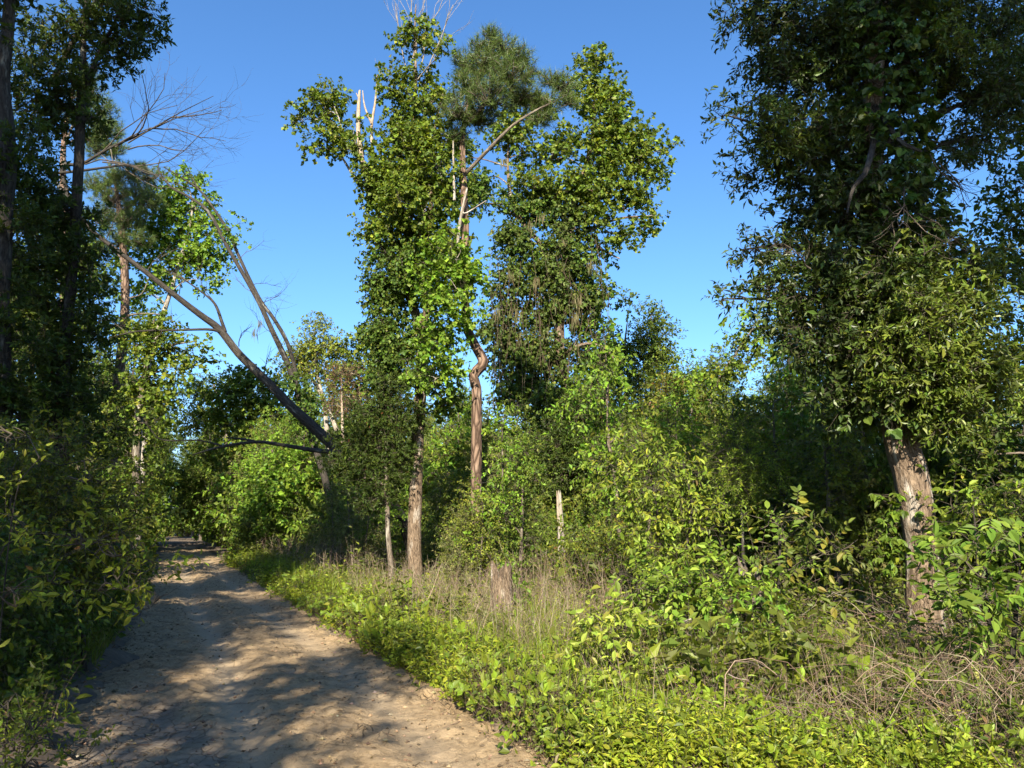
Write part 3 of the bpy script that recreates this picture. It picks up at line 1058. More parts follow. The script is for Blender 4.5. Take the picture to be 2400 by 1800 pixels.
for px, yy, ss in [(1075, 15.4, .42), (1120, 15.0, .5), (1165, 15.6, .55), (1215, 15.4, .6), (1090, 19, .62), (1050, 19.5, .6), (1145, 18.5, .75), (1190, 17.6, .7), (1020, 20.5, .5), (860, 21, .5), (880, 24, .7), (820, 24, .6), (780, 26.5, .55), (1225, 20, .7), (1455, 16.5, .85), (1475, 18, .8), (1520, 15.5, .65), (1560, 18, .85), (1610, 16, .7), (1650, 19, .85), (1690, 15, .65), (1740, 17, .8), (1790, 19, .9), (1850, 17, 1.1), (1900, 20, 1.3), (1960, 18, 1.2), (1500, 22, .95), (1590, 24, .9), (1700, 24, .95), (1820, 25, 1.1), (1200, 24, .9), (1160, 27, .9),
                   (1080, 31, 1.1), (1030, 32, 1.2), (880, 33, 1.1), (830, 34, 1.2), (750, 34, 1.0), (700, 36, 1.1), (640, 38, 1.2), (600, 41, 1.3), (560, 45, 1.4), (520, 52, 1.5), (930, 35, 1.5), (1130, 34, 1.4), (1230, 33, 1.6), (1960, 14, .9), (2030, 15, 1.0), (2090, 16, 1.1)]:
    B.append((P(px, 1230, yy)[0], yy, -.05, px * .9, ss, ss * gs.uniform(.9, 1.2), 6 + int(gs.integers(4))))
rt = lambda m: (lambda x, y: x > xr(y) + m)
lf = lambda m: (lambda x, y: x < xl(y) - m)
under(60, -11, 9, 24, 34, .7, 1.2, lambda x, y: x > xr(y) + 2.8 and not (-9.5 < x < -1.7 and y < 32.5))
under(120, -20, 16, 33, 50, 1.0, 1.9, rt(2.8))
under(60, -30, 20, 48, 66, 1.5, 2.4, rt(3.0))
under(60, -34, -12, 50, 90, 1.2, 2.2, rt(2.2))
under(45, 6.5, 16, 13, 30, .9, 1.6, None, (0, 1, 3, 3, 4))
under(60, -16, -4, 9, 22, .65, 1.15, lf(1.5), (0, 1, 3, 3, 4))
under(80, -40, -8, 20, 60, .9, 1.9, lf(1.6), (0, 1, 2, 3, 4))
B = [(clear_road(q[0], q[1], 1.15 * q[4] + .35), *q[1:]) if q[1] < 95 else q for q in B]
B = np.array(B)
scatter('undergrowth', B[:, :3], np.c_[np.zeros((len(B), 2)), B[:, 3]], B[:, [4, 4, 5]], B[:, 6], PROTO_B,
        'tangled green bushes filling the ground under the trees', 'undergrowth')

# ================================================================== THE TREES
# ---- tall vine-grown gum in the middle
YC = 17.0


def near(sp, f=.64): return dict(sp, L=sp['L'] * f, sl=sp['sl'] * f, tw=.003)


GUM_N, GUMB_N, IVY_N = near(GUM), near(GUM_BRIGHT), near(IVY)
c1_trunk = [(973, 'g', YC, 0.1598), (970, 1330, YC, 0.1530), (973, 1200, YC, 0.1462), (978, 1100, YC, 0.1394), (981, 1020, YC, 0.1360), (985, 930, YC, 0.1292),
            (988, 850, YC, 0.1224), (984, 770, YC, 0.1156), (962, 700, YC, 0.0952), (954, 600, YC, 0.0884), (961, 500, YC, 0.0748), (974, 400, YC, 0.0646),
            (966, 300, YC, 0.0510), (974, 200, YC, 0.0374), (972, 100, YC, 0.0272), (975, 10, YC, 0.0102)]
c1 = make_tree('broadleaf_tree', 'tallest vine-grown tree with a thick pale lower trunk and bare white twigs on top', 'tree', c1_trunk,
    [(968, 100, 34, 50, YC, .8), (958, 220, 55, 55, YC), (1000, 240, 40, 55, YC - .4, .6), (950, 320, 55, 60, YC), (1005, 340, 60, 60, YC - .5), (960, 400, 90, 60, YC), (1030, 420, 60, 60, YC - .6),
     (915, 460, 55, 55, YC), (985, 480, 90, 70, YC - .5), (930, 550, 65, 70, YC), (1010, 560, 80, 60, YC - .5), (905, 640, 40, 80, YC, 1, IVY_N), (950, 620, 50, 60, YC - .5, 1, IVY_N),
     (895, 750, 38, 75, YC, 1.2, IVY_N), (930, 790, 45, 60, YC, .9, IVY_N), (900, 840, 45, 55, YC, 1, IVY_N), (950, 860, 45, 50, YC - .3, .9, IVY_N),
     (1070, 590, 65, 55, YC - 1.5, 1, GUMB_N), (1078, 670, 50, 55, YC - 1.5, 1, GUMB_N), (1038, 730, 45, 55, YC - 1.5, 1, GUMB_N), (1030, 800, 34, 50, YC - 1.5, 1, GUMB_N), (1022, 870, 42, 50, YC - 1.5, .9, GUMB_N), (1020, 650, 50, 60, YC - .5, .9, GUMB_N),
     (1030, 940, 42, 42, YC - .4, .7, GUM_N), (760, 255, 42, 40, YC + .4, .9), (718, 272, 28, 22, YC + .4, .8), (785, 325, 42, 38, YC + .4), (772, 212, 22, 28, YC + .4, .8), (735, 345, 20, 28, YC + .4, .6),
     (838, 330, 28, 45, YC, .7), (862, 420, 38, 45, YC), (890, 400, 40, 40, YC - .3), (1020, 130, 36, 30, YC - .5, .45)],
    GUM_N, 101, bark=M_BARK_OAK, sides=20, ridge=.05, lai=3.9, nseg=90, limb_bark=M_LIMB_PALE,
    extra_stems=[[(985, 800, YC, 0.0884), (1000, 720, YC - .3, 0.0816), (985, 640, YC - .3, 0.0680), (1000, 560, YC - .4, 0.0612), (1012, 450, YC - .5, 0.0476), (1015, 330, YC - .5, 0.0306), (1040, 210, YC - .5, 0.0136)]],
    limbs=[[(962, 470, YC, 0.0476), (880, 455, YC + .2, 0.0408), (830, 412, YC + .3, 0.0340), (800, 368, YC + .4, 0.0272), (772, 350, YC + .4, 0.0190)],
           [(800, 368, YC + .4, 0.0272), (800, 300, YC + .4, 0.0204), (780, 240, YC + .4, 0.0122)],
           [(1065, 470, YC - .9, 0.0340), (1063, 400, YC - .9, 0.0272), (1062, 330, YC - .9, 0.0170)],
           [(1070, 600, YC - .9, 0.0408), (1078, 520, YC - 1, 0.0340), (1095, 440, YC - 1, 0.0204), (1085, 500, YC - 1, 0.0204), (1140, 470, YC - 1, 0.0102)]],
    sleeve=dict(z0=4.6, z1=12, n=1100, R=.34, sp=IVY_N, seed=4))
g = np.random.default_rng(11)
for px, py, dx in [(965, 150, -.05), (975, 130, .1), (985, 160, .3), (1000, 170, .45), (955, 170, -.2)]:
    mb = MB(); bare(mb, g, P(px, py, YC), (dx, g.normal() * .2, 1), 1.8, .02, 2, 4, .12, .5, .3)
    mb.build('bare_branch', M_LIMB_PALE, c1)
mb = MB(); bare(mb, g, P(1080, 230, YC), (.12, 0, 1), 1.6, .02, 2, 4, .14, .5, .2)
mb.build('bare_branch', M_LIMB_PALE, c1)
mb = MB(); bare(mb, g, P(945, 190, YC + .2), (-.9, .1, -.1), 1.0, .02, 1, 3, .25, .5, .9)
mb.build('bare_branch', M_LIMB_PALE, c1)
for pts in [[(872, 460, YC, 0.0680), (858, 415, YC, 0.0646), (842, 335, YC, 0.0578), (840, 270, YC, 0.0510), (843, 212, YC, 0.0272)],
            [(875, 380, YC + .3, 0.0374), (871, 300, YC + .3, 0.0340), (880, 235, YC + .3, 0.0272), (884, 176, YC + .3, 0.0136)],
            [(871, 290, YC + .3, 0.0272), (855, 250, YC + .3, 0.0204), (850, 212, YC + .3, 0.0102)],
            [(843, 235, YC, 0.0204), (835, 218, YC, 0.0082)]]:
    m2 = MB()
    e = catmull(px_path(pts), 16)
    tube(m2, e[:, :3], e[:, 3], 8, ridge=.04, seed=3)
    m2.build('dead_limb', M_DEADWOOD, c1)


# ---- crooked pine behind it
def pine_tufts(mb, g, centers, n_each, r, twig_r=.006, L=.29, nn=46, pal=None, wd=.013):
    pal = pal or [(4, (.045, .09, .028)), (3, (.06, .11, .034)), (1, (.03, .062, .02)), (.1, (.12, .09, .035))]
    for c, rr in centers:
        n = max(4, int(n_each * rr ** 2 * 4.0))
        st = c + runit(g, n) * (g.random((n, 1)) ** .45) * rr * np.array([1, 1, .75])
        d = nrm((st - c) * .7 + np.array([0, 0, .6]) * rr + g.normal(size=(n, 3)) * .3 * rr)
        strands(mb, bend(g, np.repeat(c[None], n, 0) - np.array([0, 0, rr * .4]), st + d * .1, 4, .12), np.array([[.014, .011, .009, .007]]), 1, np.full((n, 3), .5))
        m = n * nn
        pos = np.repeat(st, nn, 0) + np.repeat(d, nn, 0) * g.uniform(-.12, .12, (m, 1))
        dd = nrm(np.repeat(d, nn, 0) * .55 + runit(g, m) * .85)
        leaves(mb, pos, dd, runit(g, m), L * g.uniform(.7, 1.15, m), np.full(m, wd), palette(g, m, pal), 'needle', 0)


def make_pine(name, label, trunk, lobes, limbs, seed, Yl, dens=1.0, group=None, near=1.0):
    g = np.random.default_rng(seed)
    tp = catmull(px_path(trunk), max(20, len(trunk) * 6))
    root = empty(name, (tp[0, 0], tp[0, 1], 0), label, 'pine tree', group)
    mb = MB(); tube(mb, tp[:, :3], tp[:, 3], 16, ridge=.03, seed=seed, flare=.25)
    mb.build('trunk', M_BARK_PINE, root)
    st = [tp]
    for lb in limbs:
        e = catmull(px_path(lb), len(lb) * 5)
        m2 = MB(); tube(m2, e[:, :3], e[:, 3], 7, seed=seed)
        m2.build('limb', M_BARK, root)
        st.append(e)
    st = np.vstack(st)
    mb = MB()
    cs = []
    for px, py, rp, Y in lobes:
        c = P(px, py, Y); rr = rp * mpp(px, py, Y)
        a, ar, _ = nearest_attach(st, c, .4)
        m2 = MB()
        e = catmull(np.array([a, (a + c) / 2 + [0, 0, .1], c - [0, 0, rr * .4]]), 8)
        tube(m2, e, np.linspace(max(.02, ar * .4), .014, 8), 6)
        m2.build('limb', M_BARK, root)
        cs.append((c, rr))
    pine_tufts(mb, g, cs, 26 * dens / near ** 2, None, L=.29 * near, wd=.013 * near)
    mb.build('crown', [M_NEEDLE, M_TWIG], root)
    return root


YP = 16.3
make_pine('pine_tree', 'pine with a sharply kinked scaly trunk and a feathery top behind the tallest tree',
          [(1116, 'g', YP, 0.1220), (1116, 1122, YP, 0.1160), (1117, 1000, YP, 0.1130), (1117, 911, YP, 0.1100), (1110, 880, YP, 0.1130), (1133, 850, YP, 0.1160), (1118, 818, YP, 0.1035), (1098, 778, YP, 0.1005), (1092, 740, YP, 0.0975), (1088, 650, YP, 0.0915),
           (1090, 520, YP, 0.0855), (1085, 400, YP, 0.0730), (1085, 310, YP, 0.0610), (1100, 240, YP, 0.0455), (1130, 160, YP, 0.0305), (1150, 90, YP, 0.0120)],
          [(1150, 85, 26, YP), (1120, 110, 28, YP), (1175, 115, 40, YP), (1215, 135, 38, YP), (1140, 150, 48, YP), (1190, 175, 50, YP - .5), (1235, 170, 34, YP), (1100, 200, 48, YP), (1150, 225, 55, YP - .6), (1210, 225, 48, YP),
           (1075, 260, 48, YP - .4), (1255, 235, 34, YP), (1290, 190, 28, YP), (1320, 200, 30, YP), (1330, 235, 28, YP), (1285, 245, 36, YP), (1120, 280, 40, YP), (1060, 320, 38, YP), (1265, 275, 30, YP), (1090, 150, 36, YP + .6)],
          [[(1088, 410, YP, 0.0455), (1150, 345, YP - .3, 0.0395), (1197, 298, YP - .4, 0.0335), (1250, 262, YP - .3, 0.0245), (1321, 228, YP, 0.0120)],
           [(1084, 300, YP, 0.0490), (1115, 270, YP - .3, 0.0425), (1162, 209, YP - .5, 0.0305), (1197, 149, YP - .4, 0.0150)]], 202, YP, 1.25, near=.62)

# ---- tree wrapped in vines right of the pine
YV = 27.0
c3 = make_tree('broadleaf_tree', 'broad tree smothered in hanging vines and grey moss, right of the kinked pine', 'tree',
    [(1368, 'g', YV, .27), (1352, 1230, YV, .24), (1335, 1050, YV, .21), (1320, 900, YV, .20), (1312, 800, YV, .19), (1318, 690, YV, .17), (1332, 580, YV, .15), (1352, 460, YV, .12), (1388, 330, YV, .08), (1395, 200, YV, .04)],
    [(1395, 165, 40, 36, YV), (1372, 215, 40, 36, YV), (1415, 225, 45, 40, YV), (1390, 275, 60, 40, YV - .3), (1445, 290, 50, 40, YV), (1475, 335, 55, 40, YV), (1520, 365, 50, 36, YV), (1565, 352, 28, 22, YV, .8), (1400, 350, 70, 50, YV - .4),
     (1495, 415, 45, 32, YV, .8), (1440, 420, 55, 45, YV), (1385, 430, 65, 50, YV - .4), (1460, 480, 45, 36, YV), (1535, 500, 26, 20, YV, .7), (1500, 540, 40, 26, YV, .7), (1410, 530, 60, 50, YV), (1350, 520, 55, 55, YV - .4, 1, IVY_OLIVE),
     (1380, 610, 60, 55, YV, 1, IVY), (1310, 620, 55, 60, YV - .5, .9, IVY_OLIVE), (1215, 290, 55, 34, YV), (1270, 285, 45, 34, YV, .9), (1225, 350, 55, 40, YV), (1290, 360, 50, 45, YV, .9), (1240, 430, 60, 45, YV), (1310, 440, 50, 45, YV), (1200, 480, 45, 40, YV, .9, IVY), (1270, 500, 55, 45, YV, .9, IVY),
     (1190, 560, 36, 50, YV, 1.15, IVY_OLIVE), (1250, 590, 45, 55, YV, 1.15, IVY), (1200, 670, 45, 60, YV, 1.15, IVY_OLIVE), (1270, 690, 55, 70, YV, 1.15, IVY_OLIVE), (1345, 710, 55, 70, YV, .95, IVY_OLIVE), (1390, 700, 36, 70, YV, .9, IVY),
     (1170, 770, 40, 70, YV, 1.15, IVY_OLIVE), (1235, 800, 50, 70, YV, 1.15, IVY_OLIVE), (1375, 800, 55, 70, YV, .9, IVY), (1290, 830, 45, 60, YV - .5, 1.15, IVY_OLIVE), (1200, 880, 50, 70, YV, 1.15, IVY), (1270, 920, 50, 60, YV - .3, 1.15, IVY), (1385, 900, 60, 70, YV, 1, IVY),
     (1120, 470, 36, 36, YV + .5, .8, IVY), (1120, 410, 30, 30, YV + .5, .8, IVY), (1080, 360, 36, 45, YV + .6, .9, IVY), (1085, 460, 36, 45, YV + .6, .9, IVY),
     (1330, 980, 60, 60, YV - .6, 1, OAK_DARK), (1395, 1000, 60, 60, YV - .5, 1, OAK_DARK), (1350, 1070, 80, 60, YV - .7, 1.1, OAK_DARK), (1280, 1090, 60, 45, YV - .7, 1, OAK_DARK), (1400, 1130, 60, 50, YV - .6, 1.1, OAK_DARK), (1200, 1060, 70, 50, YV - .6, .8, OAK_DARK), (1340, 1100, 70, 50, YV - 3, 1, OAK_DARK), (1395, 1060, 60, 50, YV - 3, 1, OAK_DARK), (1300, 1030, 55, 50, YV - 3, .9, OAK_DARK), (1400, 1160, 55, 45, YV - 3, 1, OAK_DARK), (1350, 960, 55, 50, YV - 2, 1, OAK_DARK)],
    GUM, 303, bark=M_BARK_OAK, sides=18, lai=3.5, nseg=70,
    limbs=[[(1328, 650, YV, .11), (1270, 575, YV, .10), (1205, 490, YV, .08), (1190, 380, YV, .05), (1200, 290, YV, .02)],
           [(1345, 500, YV, .08), (1430, 395, YV, .06), (1515, 362, YV, .025)], [(1340, 560, YV, .07), (1440, 515, YV, .05), (1530, 505, YV, .02)],
           [(1313, 850, YV, .07), (1335, 820, YV - .5, .055), (1380, 805, YV - .7, .05), (1420, 818, YV - .7, .04), (1442, 845, YV - .7, .03)],
           [(1395, 575, YV, .04), (1430, 595, YV, .035), (1452, 606, YV, .028)]])
# hanging vines and grey moss
g = np.random.default_rng(31)
mb = MB()
n = 90
st = np.array([P(g.uniform(1150, 1420), g.uniform(540, 860), YV - g.uniform(.3, 1.3)) for _ in range(n)])
en = st + np.c_[g.normal(size=n) * .35, g.normal(size=n) * .2, -g.uniform(1.0, 3.4, n)]
strands(mb, bend(g, st, en, 7, .07), np.full((1, 7), .008), 0)
tag(mb.build('hanging_vines', M_VINE, c3), kind='stuff')
mb = MB()


def moss(mb, g, c, L, w, n):
    a = c + g.normal(size=(n, 3)) * np.array([w, w, .05])
    ln = L * g.uniform(.35, 1.1, n)
    d = np.c_[g.normal(size=(n, 2)) * .10, -np.ones(n)]
    leaves(mb, a, d, runit(g, n), ln, np.full(n, .016), palette(g, n, [(3, (.075, .085, .065)), (2, (.10, .11, .085)), (1, (.05, .06, .04))]), 'diamond', 0)


for px, py, L in [(1355, 690, 1.3), (1345, 730, 1.2), (1272, 500, .8), (1240, 520, .7), (1195, 640, .8), (1220, 780, .8), (1300, 700, .9), (1180, 370, .8), (1385, 610, .9), (1320, 560, .7), (1255, 650, 1.0), (1350, 800, .9), (1165, 720, .8), (1210, 720, 1.0), (1280, 770, .9)]:
    moss(mb, g, P(px, py, YV - 1.0), L * .7, .07, 18)
tag(mb.build('hanging_moss', M_DRY, c3), kind='stuff')

# ---- small dark tree left of the pale trunk
YD = 16.6
make_tree('broadleaf_tree', 'small shade-darkened tree with a thin straight stem just left of the thick pale trunk', 'tree',
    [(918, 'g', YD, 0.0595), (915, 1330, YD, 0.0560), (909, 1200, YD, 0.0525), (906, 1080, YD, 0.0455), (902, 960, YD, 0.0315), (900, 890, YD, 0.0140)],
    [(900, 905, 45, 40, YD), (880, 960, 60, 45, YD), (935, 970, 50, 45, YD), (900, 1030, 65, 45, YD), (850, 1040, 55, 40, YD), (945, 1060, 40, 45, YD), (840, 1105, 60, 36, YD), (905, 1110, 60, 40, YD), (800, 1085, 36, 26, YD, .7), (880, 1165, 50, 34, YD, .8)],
    near(OAK_DARK), 404, bark=M_BARK, sides=10, lai=3.2)  # shade from taller trees is put into this crown's darker leaf colours

# ---- trees that lean over the track
YL = 24.0
lean = make_tree('leaning_tree', 'dark bare trunk leaning far to the left across the track', 'leaning tree',
    [(985, 'g', YL + 1.5, .20), (950, 1230, YL + 1.0, .19), (885, 1130, YL + .5, .185), (830, 1085, YL, .18), (760, 1025, YL, .165), (694, 964, YL, .15), (640, 906, YL, .138), (564, 833, YL, .125), (515, 772, YL, .115), (470, 738, YL - .3, .10), (418, 698, YL - .6, .088), (325, 624, YL - 1, .076),
     (217, 540, YL - 1.5, .066), (160, 466, YL - 2, .058), (120, 413, YL - 2.2, .048), (70, 360, YL - 2.5, .04), (-10, 318, YL - 3, .035)],
    [], OAK, 505, bark=M_BARK_DARK, sides=14, nseg=110, flare=.2,
    limbs=[[(528, 778, YL, .06), (520, 755, YL, .055), (505, 715, YL, .045), (480, 690, YL, .03), (430, 655, YL, .02), (395, 640, YL, .01)],
           [(524, 780, YL, .06), (490, 772, YL - .2, .045), (410, 774, YL - .4, .035), (330, 776, YL - .8, .028), (280, 785, YL - 1, .02), (235, 802, YL - 1.2, .012)],
           [(838, 1090, YL, .09), (790, 1062, YL - .4, .075), (740, 1056, YL - .6, .07), (660, 1043, YL - .8, .06), (600, 1036, YL - 1, .05), (520, 1047, YL - 1.2, .04), (450, 1066, YL - 1.4, .015)],
           [(610, 1037, YL - 1, .04), (575, 1030, YL - 1, .035), (530, 1025, YL - 1.2, .018)],
           [(520, 1045, YL - 1.2, .03), (465, 1032, YL - 1.4, .024), (378, 1030, YL - 1.6, .018), (345, 995, YL - 1.8, .012), (310, 975, YL - 2, .007)],
           [(165, 475, YL - 2, .06), (145, 390, YL - 2, .055), (190, 385, YL - 2, .05), (260, 345, YL - 2, .04), (340, 310, YL - 2, .028), (420, 265, YL - 2, .016), (500, 225, YL - 2, .008)],
           [(110, 408, YL - 2.1, .05), (190, 400, YL - 2.1, .042), (250, 392, YL - 2.1, .035), (300, 388, YL - 2.1, .028), (350, 408, YL - 2.1, .02), (385, 408, YL - 2.1, .008)]])
g = np.random.default_rng(51)
mb = MB()
for px, py, dx, dz, L in [(230, 365, 1, .55, 3.2), (280, 335, 1, .62, 2.8), (300, 335, 1, .25, 2.9), (250, 375, 1, .12, 3.6), (320, 318, 1, .5, 2.3), (200, 385, 1, .35, 3.4), (350, 300, 1, .15, 2.3), (270, 345, .9, .9, 2.2), (400, 275, 1, .2, 1.8), (300, 350, 1, -.05, 2.6), (240, 380, 1, .05, 3.0)]:
    mb = MB(); bare(mb, g, P(px, py, YL - 2), (dx, g.normal() * .25, dz), L, .024, 2, 5, .19, .65, .05)
    mb.build('bare_branch', M_TWIG, lean)
for px, py, dx, dz, L in [(500, 705, -.5, .7, 1.2), (450, 668, -.6, .5, 1.3), (420, 690, .2, .9, 1.2), (340, 640, .5, .8, 1.4), (300, 780, -.6, .5, 1.0), (420, 775, -.4, .5, .9), (620, 868, .2, 1, .8), (380, 775, -.3, -.5, .8), (560, 812, .3, .9, .9), (250, 560, .5, .7, 1.5), (200, 525, .7, .4, 1.8), (500, 1040, -.5, .4, .8)]:
    mb = MB(); bare(mb, g, P(px, py, YL - .6), (dx, g.normal() * .3, dz), L, .018, 1, 6, .2, .7, .0)
    mb.build('bare_branch', M_TWIG, lean)


YT = 31.0
twin = make_tree('leaning_tree', 'slender tree leaning left that forks into two long bare stems', 'leaning tree',
    [(793, 'g', YT, 0.1530), (787, 1290, YT, 0.1479), (772, 1170, YT, 0.1428), (752, 1090, YT, 0.1377), (735, 1040, YT, 0.1326), (722, 1000, YT, 0.1326), (705, 935, YT, 0.1224), (693, 895, YT, 0.1224), (672, 845, YT, 0.1122), (640, 780, YT, 0.1020), (603, 700, YT, 0.0867), (536, 582, YT, 0.0765), (489, 498, YT, 0.0663), (440, 460, YT, 0.0561), (401, 439, YT, 0.0459), (371, 397, YT, 0.0306), (376, 372, YT, 0.0153)],
    [(440, 405, 14, 10, YT, .8, GUM_BRIGHT), (548, 545, 22, 22, YT, .5, GUM_BRIGHT), (560, 520, 14, 14, YT, .6, GUM_BRIGHT), (720, 960, 26, 46, YT - .2, 1.2, IVY), (700, 900, 22, 36, YT - .2, 1.1, IVY), (738, 1010, 20, 30, YT - .2, .8, IVY)], GUM, 606, bark=M_BARK_DARK, sides=12, nseg=90, lai=2.5,
    extra_stems=[[(695, 900, YT, 0.0918), (690, 860, YT, 0.0867), (672, 800, YT, 0.0816), (640, 745, YT, 0.0765), (608, 700, YT, 0.0714), (561, 603, YT, 0.0663), (536, 544, YT, 0.0612), (498, 485, YT, 0.0510), (460, 439, YT, 0.0408), (384, 392, YT, 0.0184)],
                 [(470, 450, YT, 0.0306), (452, 420, YT, 0.0255), (439, 392, YT, 0.0122)]])
g = np.random.default_rng(61)
mb = MB()
for px, py, dx, dz, L in [(600, 690, -.5, .6, 1.6), (560, 610, .4, .5, 1.5), (620, 720, .5, .7, 1.7), (640, 760, .4, .9, 1.6), (650, 790, -.6, .3, 1.8), (590, 670, .6, .2, 1.3), (540, 590, -.5, .5, 1.3), (660, 830, -.4, .8, 1.6), (610, 710, .7, .3, 1.6)]:
    mb = MB(); bare(mb, g, P(px, py, YT), (dx, g.normal() * .3, dz), L, .016, 1, 8, .22, .75, 0)
    mb.build('bare_branch', M_TWIG, twin)

mb = MB()
for px, py in [(596, 770), (610, 750)]:
    moss(mb, g, P(px, py, YT), .6, .05, 16)
tag(mb.build('hanging_moss', M_DRY, twin), kind='stuff')

# ---- left side: dark oaks over the track
YO = 14.0
make_tree('oak_tree', 'dark oak with a slim forked trunk standing left of the track', 'tree',
    [(128, 'g', YO, .13), (132, 1150, YO, .12), (140, 950, YO, .11), (150, 800, YO, .105), (165, 650, YO, .10), (175, 480, YO, .095), (184, 350, YO, .09), (194, 220, YO, .08), (198, 130, YO, .06), (200, 40, YO, .045), (205, -60, YO, .03)],
    [(260, 60, 70, 45, YO), (320, 90, 40, 36, YO, .8), (290, 20, 55, 40, YO), (215, 130, 55, 45, YO, .8), (300, 120, 30, 20, YO, .7), (150, 60, 60, 50, YO), (230, -40, 80, 50, YO), (120, 150, 60, 50, YO), (170, 240, 60, 55, YO, .8), (220, 265, 36, 36, YO, .7), (110, 290, 60, 50, YO, .8), (80, 220, 60, 60, YO),
     (60, 430, 70, 60, YO), (130, 480, 70, 60, YO), (190, 500, 50, 50, YO, .8), (70, 560, 70, 60, YO), (150, 590, 70, 60, YO), (210, 620, 50, 50, YO, .8), (60, 680, 70, 60, YO), (140, 700, 70, 50, YO), (200, 760, 50, 45, YO, .8), (80, 790, 80, 60, YO), (170, 850, 60, 50, YO), (90, 900, 80, 60, YO), (200, 930, 60, 45, YO), (120, 1000, 90, 60, YO), (230, 1020, 60, 45, YO)],
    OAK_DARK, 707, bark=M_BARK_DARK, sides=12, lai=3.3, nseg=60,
    limbs=[[(192, 235, YO, .06), (210, 180, YO, .055), (235, 120, YO, .045), (270, 50, YO, .03), (285, 0, YO, .02)],
           [(120, 200, YO + 1, .07), (150, 140, YO + .6, .065), (195, 55, YO + .2, .05), (230, -10, YO, .03)]])
YO2 = 12.0
make_tree('oak_tree', 'heavy shaded oak trunk cut by the left edge of the picture', 'tree',
    [(-6, 'g', YO2, .19), (-4, 1000, YO2, .18), (-2, 700, YO2, .17), (5, 500, YO2, .16), (14, 340, YO2, .14), (14, 200, YO2, .12), (18, 80, YO2, .10), (20, -60, YO2, .08)],
    [(30, 60, 50, 60, YO2, .6), (-30, 150, 70, 70, YO2), (60, 330, 50, 50, YO2, .7), (-20, 420, 60, 60, YO2), (20, 560, 60, 60, YO2, .8), (-30, 680, 70, 70, YO2), (20, 820, 70, 60, YO2), (-30, 940, 80, 70, YO2), (50, 960, 60, 50, YO2), (-40, -50, 90, 70, YO2), (60, -60, 80, 50, YO2)],
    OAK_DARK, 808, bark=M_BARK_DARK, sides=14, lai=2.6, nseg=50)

# ---- right side: big oak with vine-hung crown
YR = 9.8
R1T = [(2186, 'g', YR, .215), (2177, 1527, YR, .20), (2163, 1420, YR, .19), (2148, 1312, YR, .185), (2134, 1210, YR, .19), (2119, 1105, YR, .195), (2102, 990, YR, .19), (2085, 850, YR, .18), (2074, 700, YR, .17), (2060, 550, YR, .16), (2050, 400, YR, .15), (2050, 200, YR, .135), (2060, 0, YR, .12), (2070, -250, YR, .09)]
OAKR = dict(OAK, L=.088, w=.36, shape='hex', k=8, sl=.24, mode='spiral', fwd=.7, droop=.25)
OAKR_SHADE = dict(OAKR, shape='diamond', L=.095, w=.42, pal=[(4, (.020, .042, .012)), (3, (.028, .055, .014)), (1, (.045, .075, .017))])  # shaded part of the crown: the shade is put into darker leaf colours
OAKR_LIT = dict(OAKR, pal=[(4, (.050, .092, .018)), (3, (.066, .112, .022)), (1.2, (.09, .14, .03))])  # sunlit part of the same crown, painted with brighter leaf colours
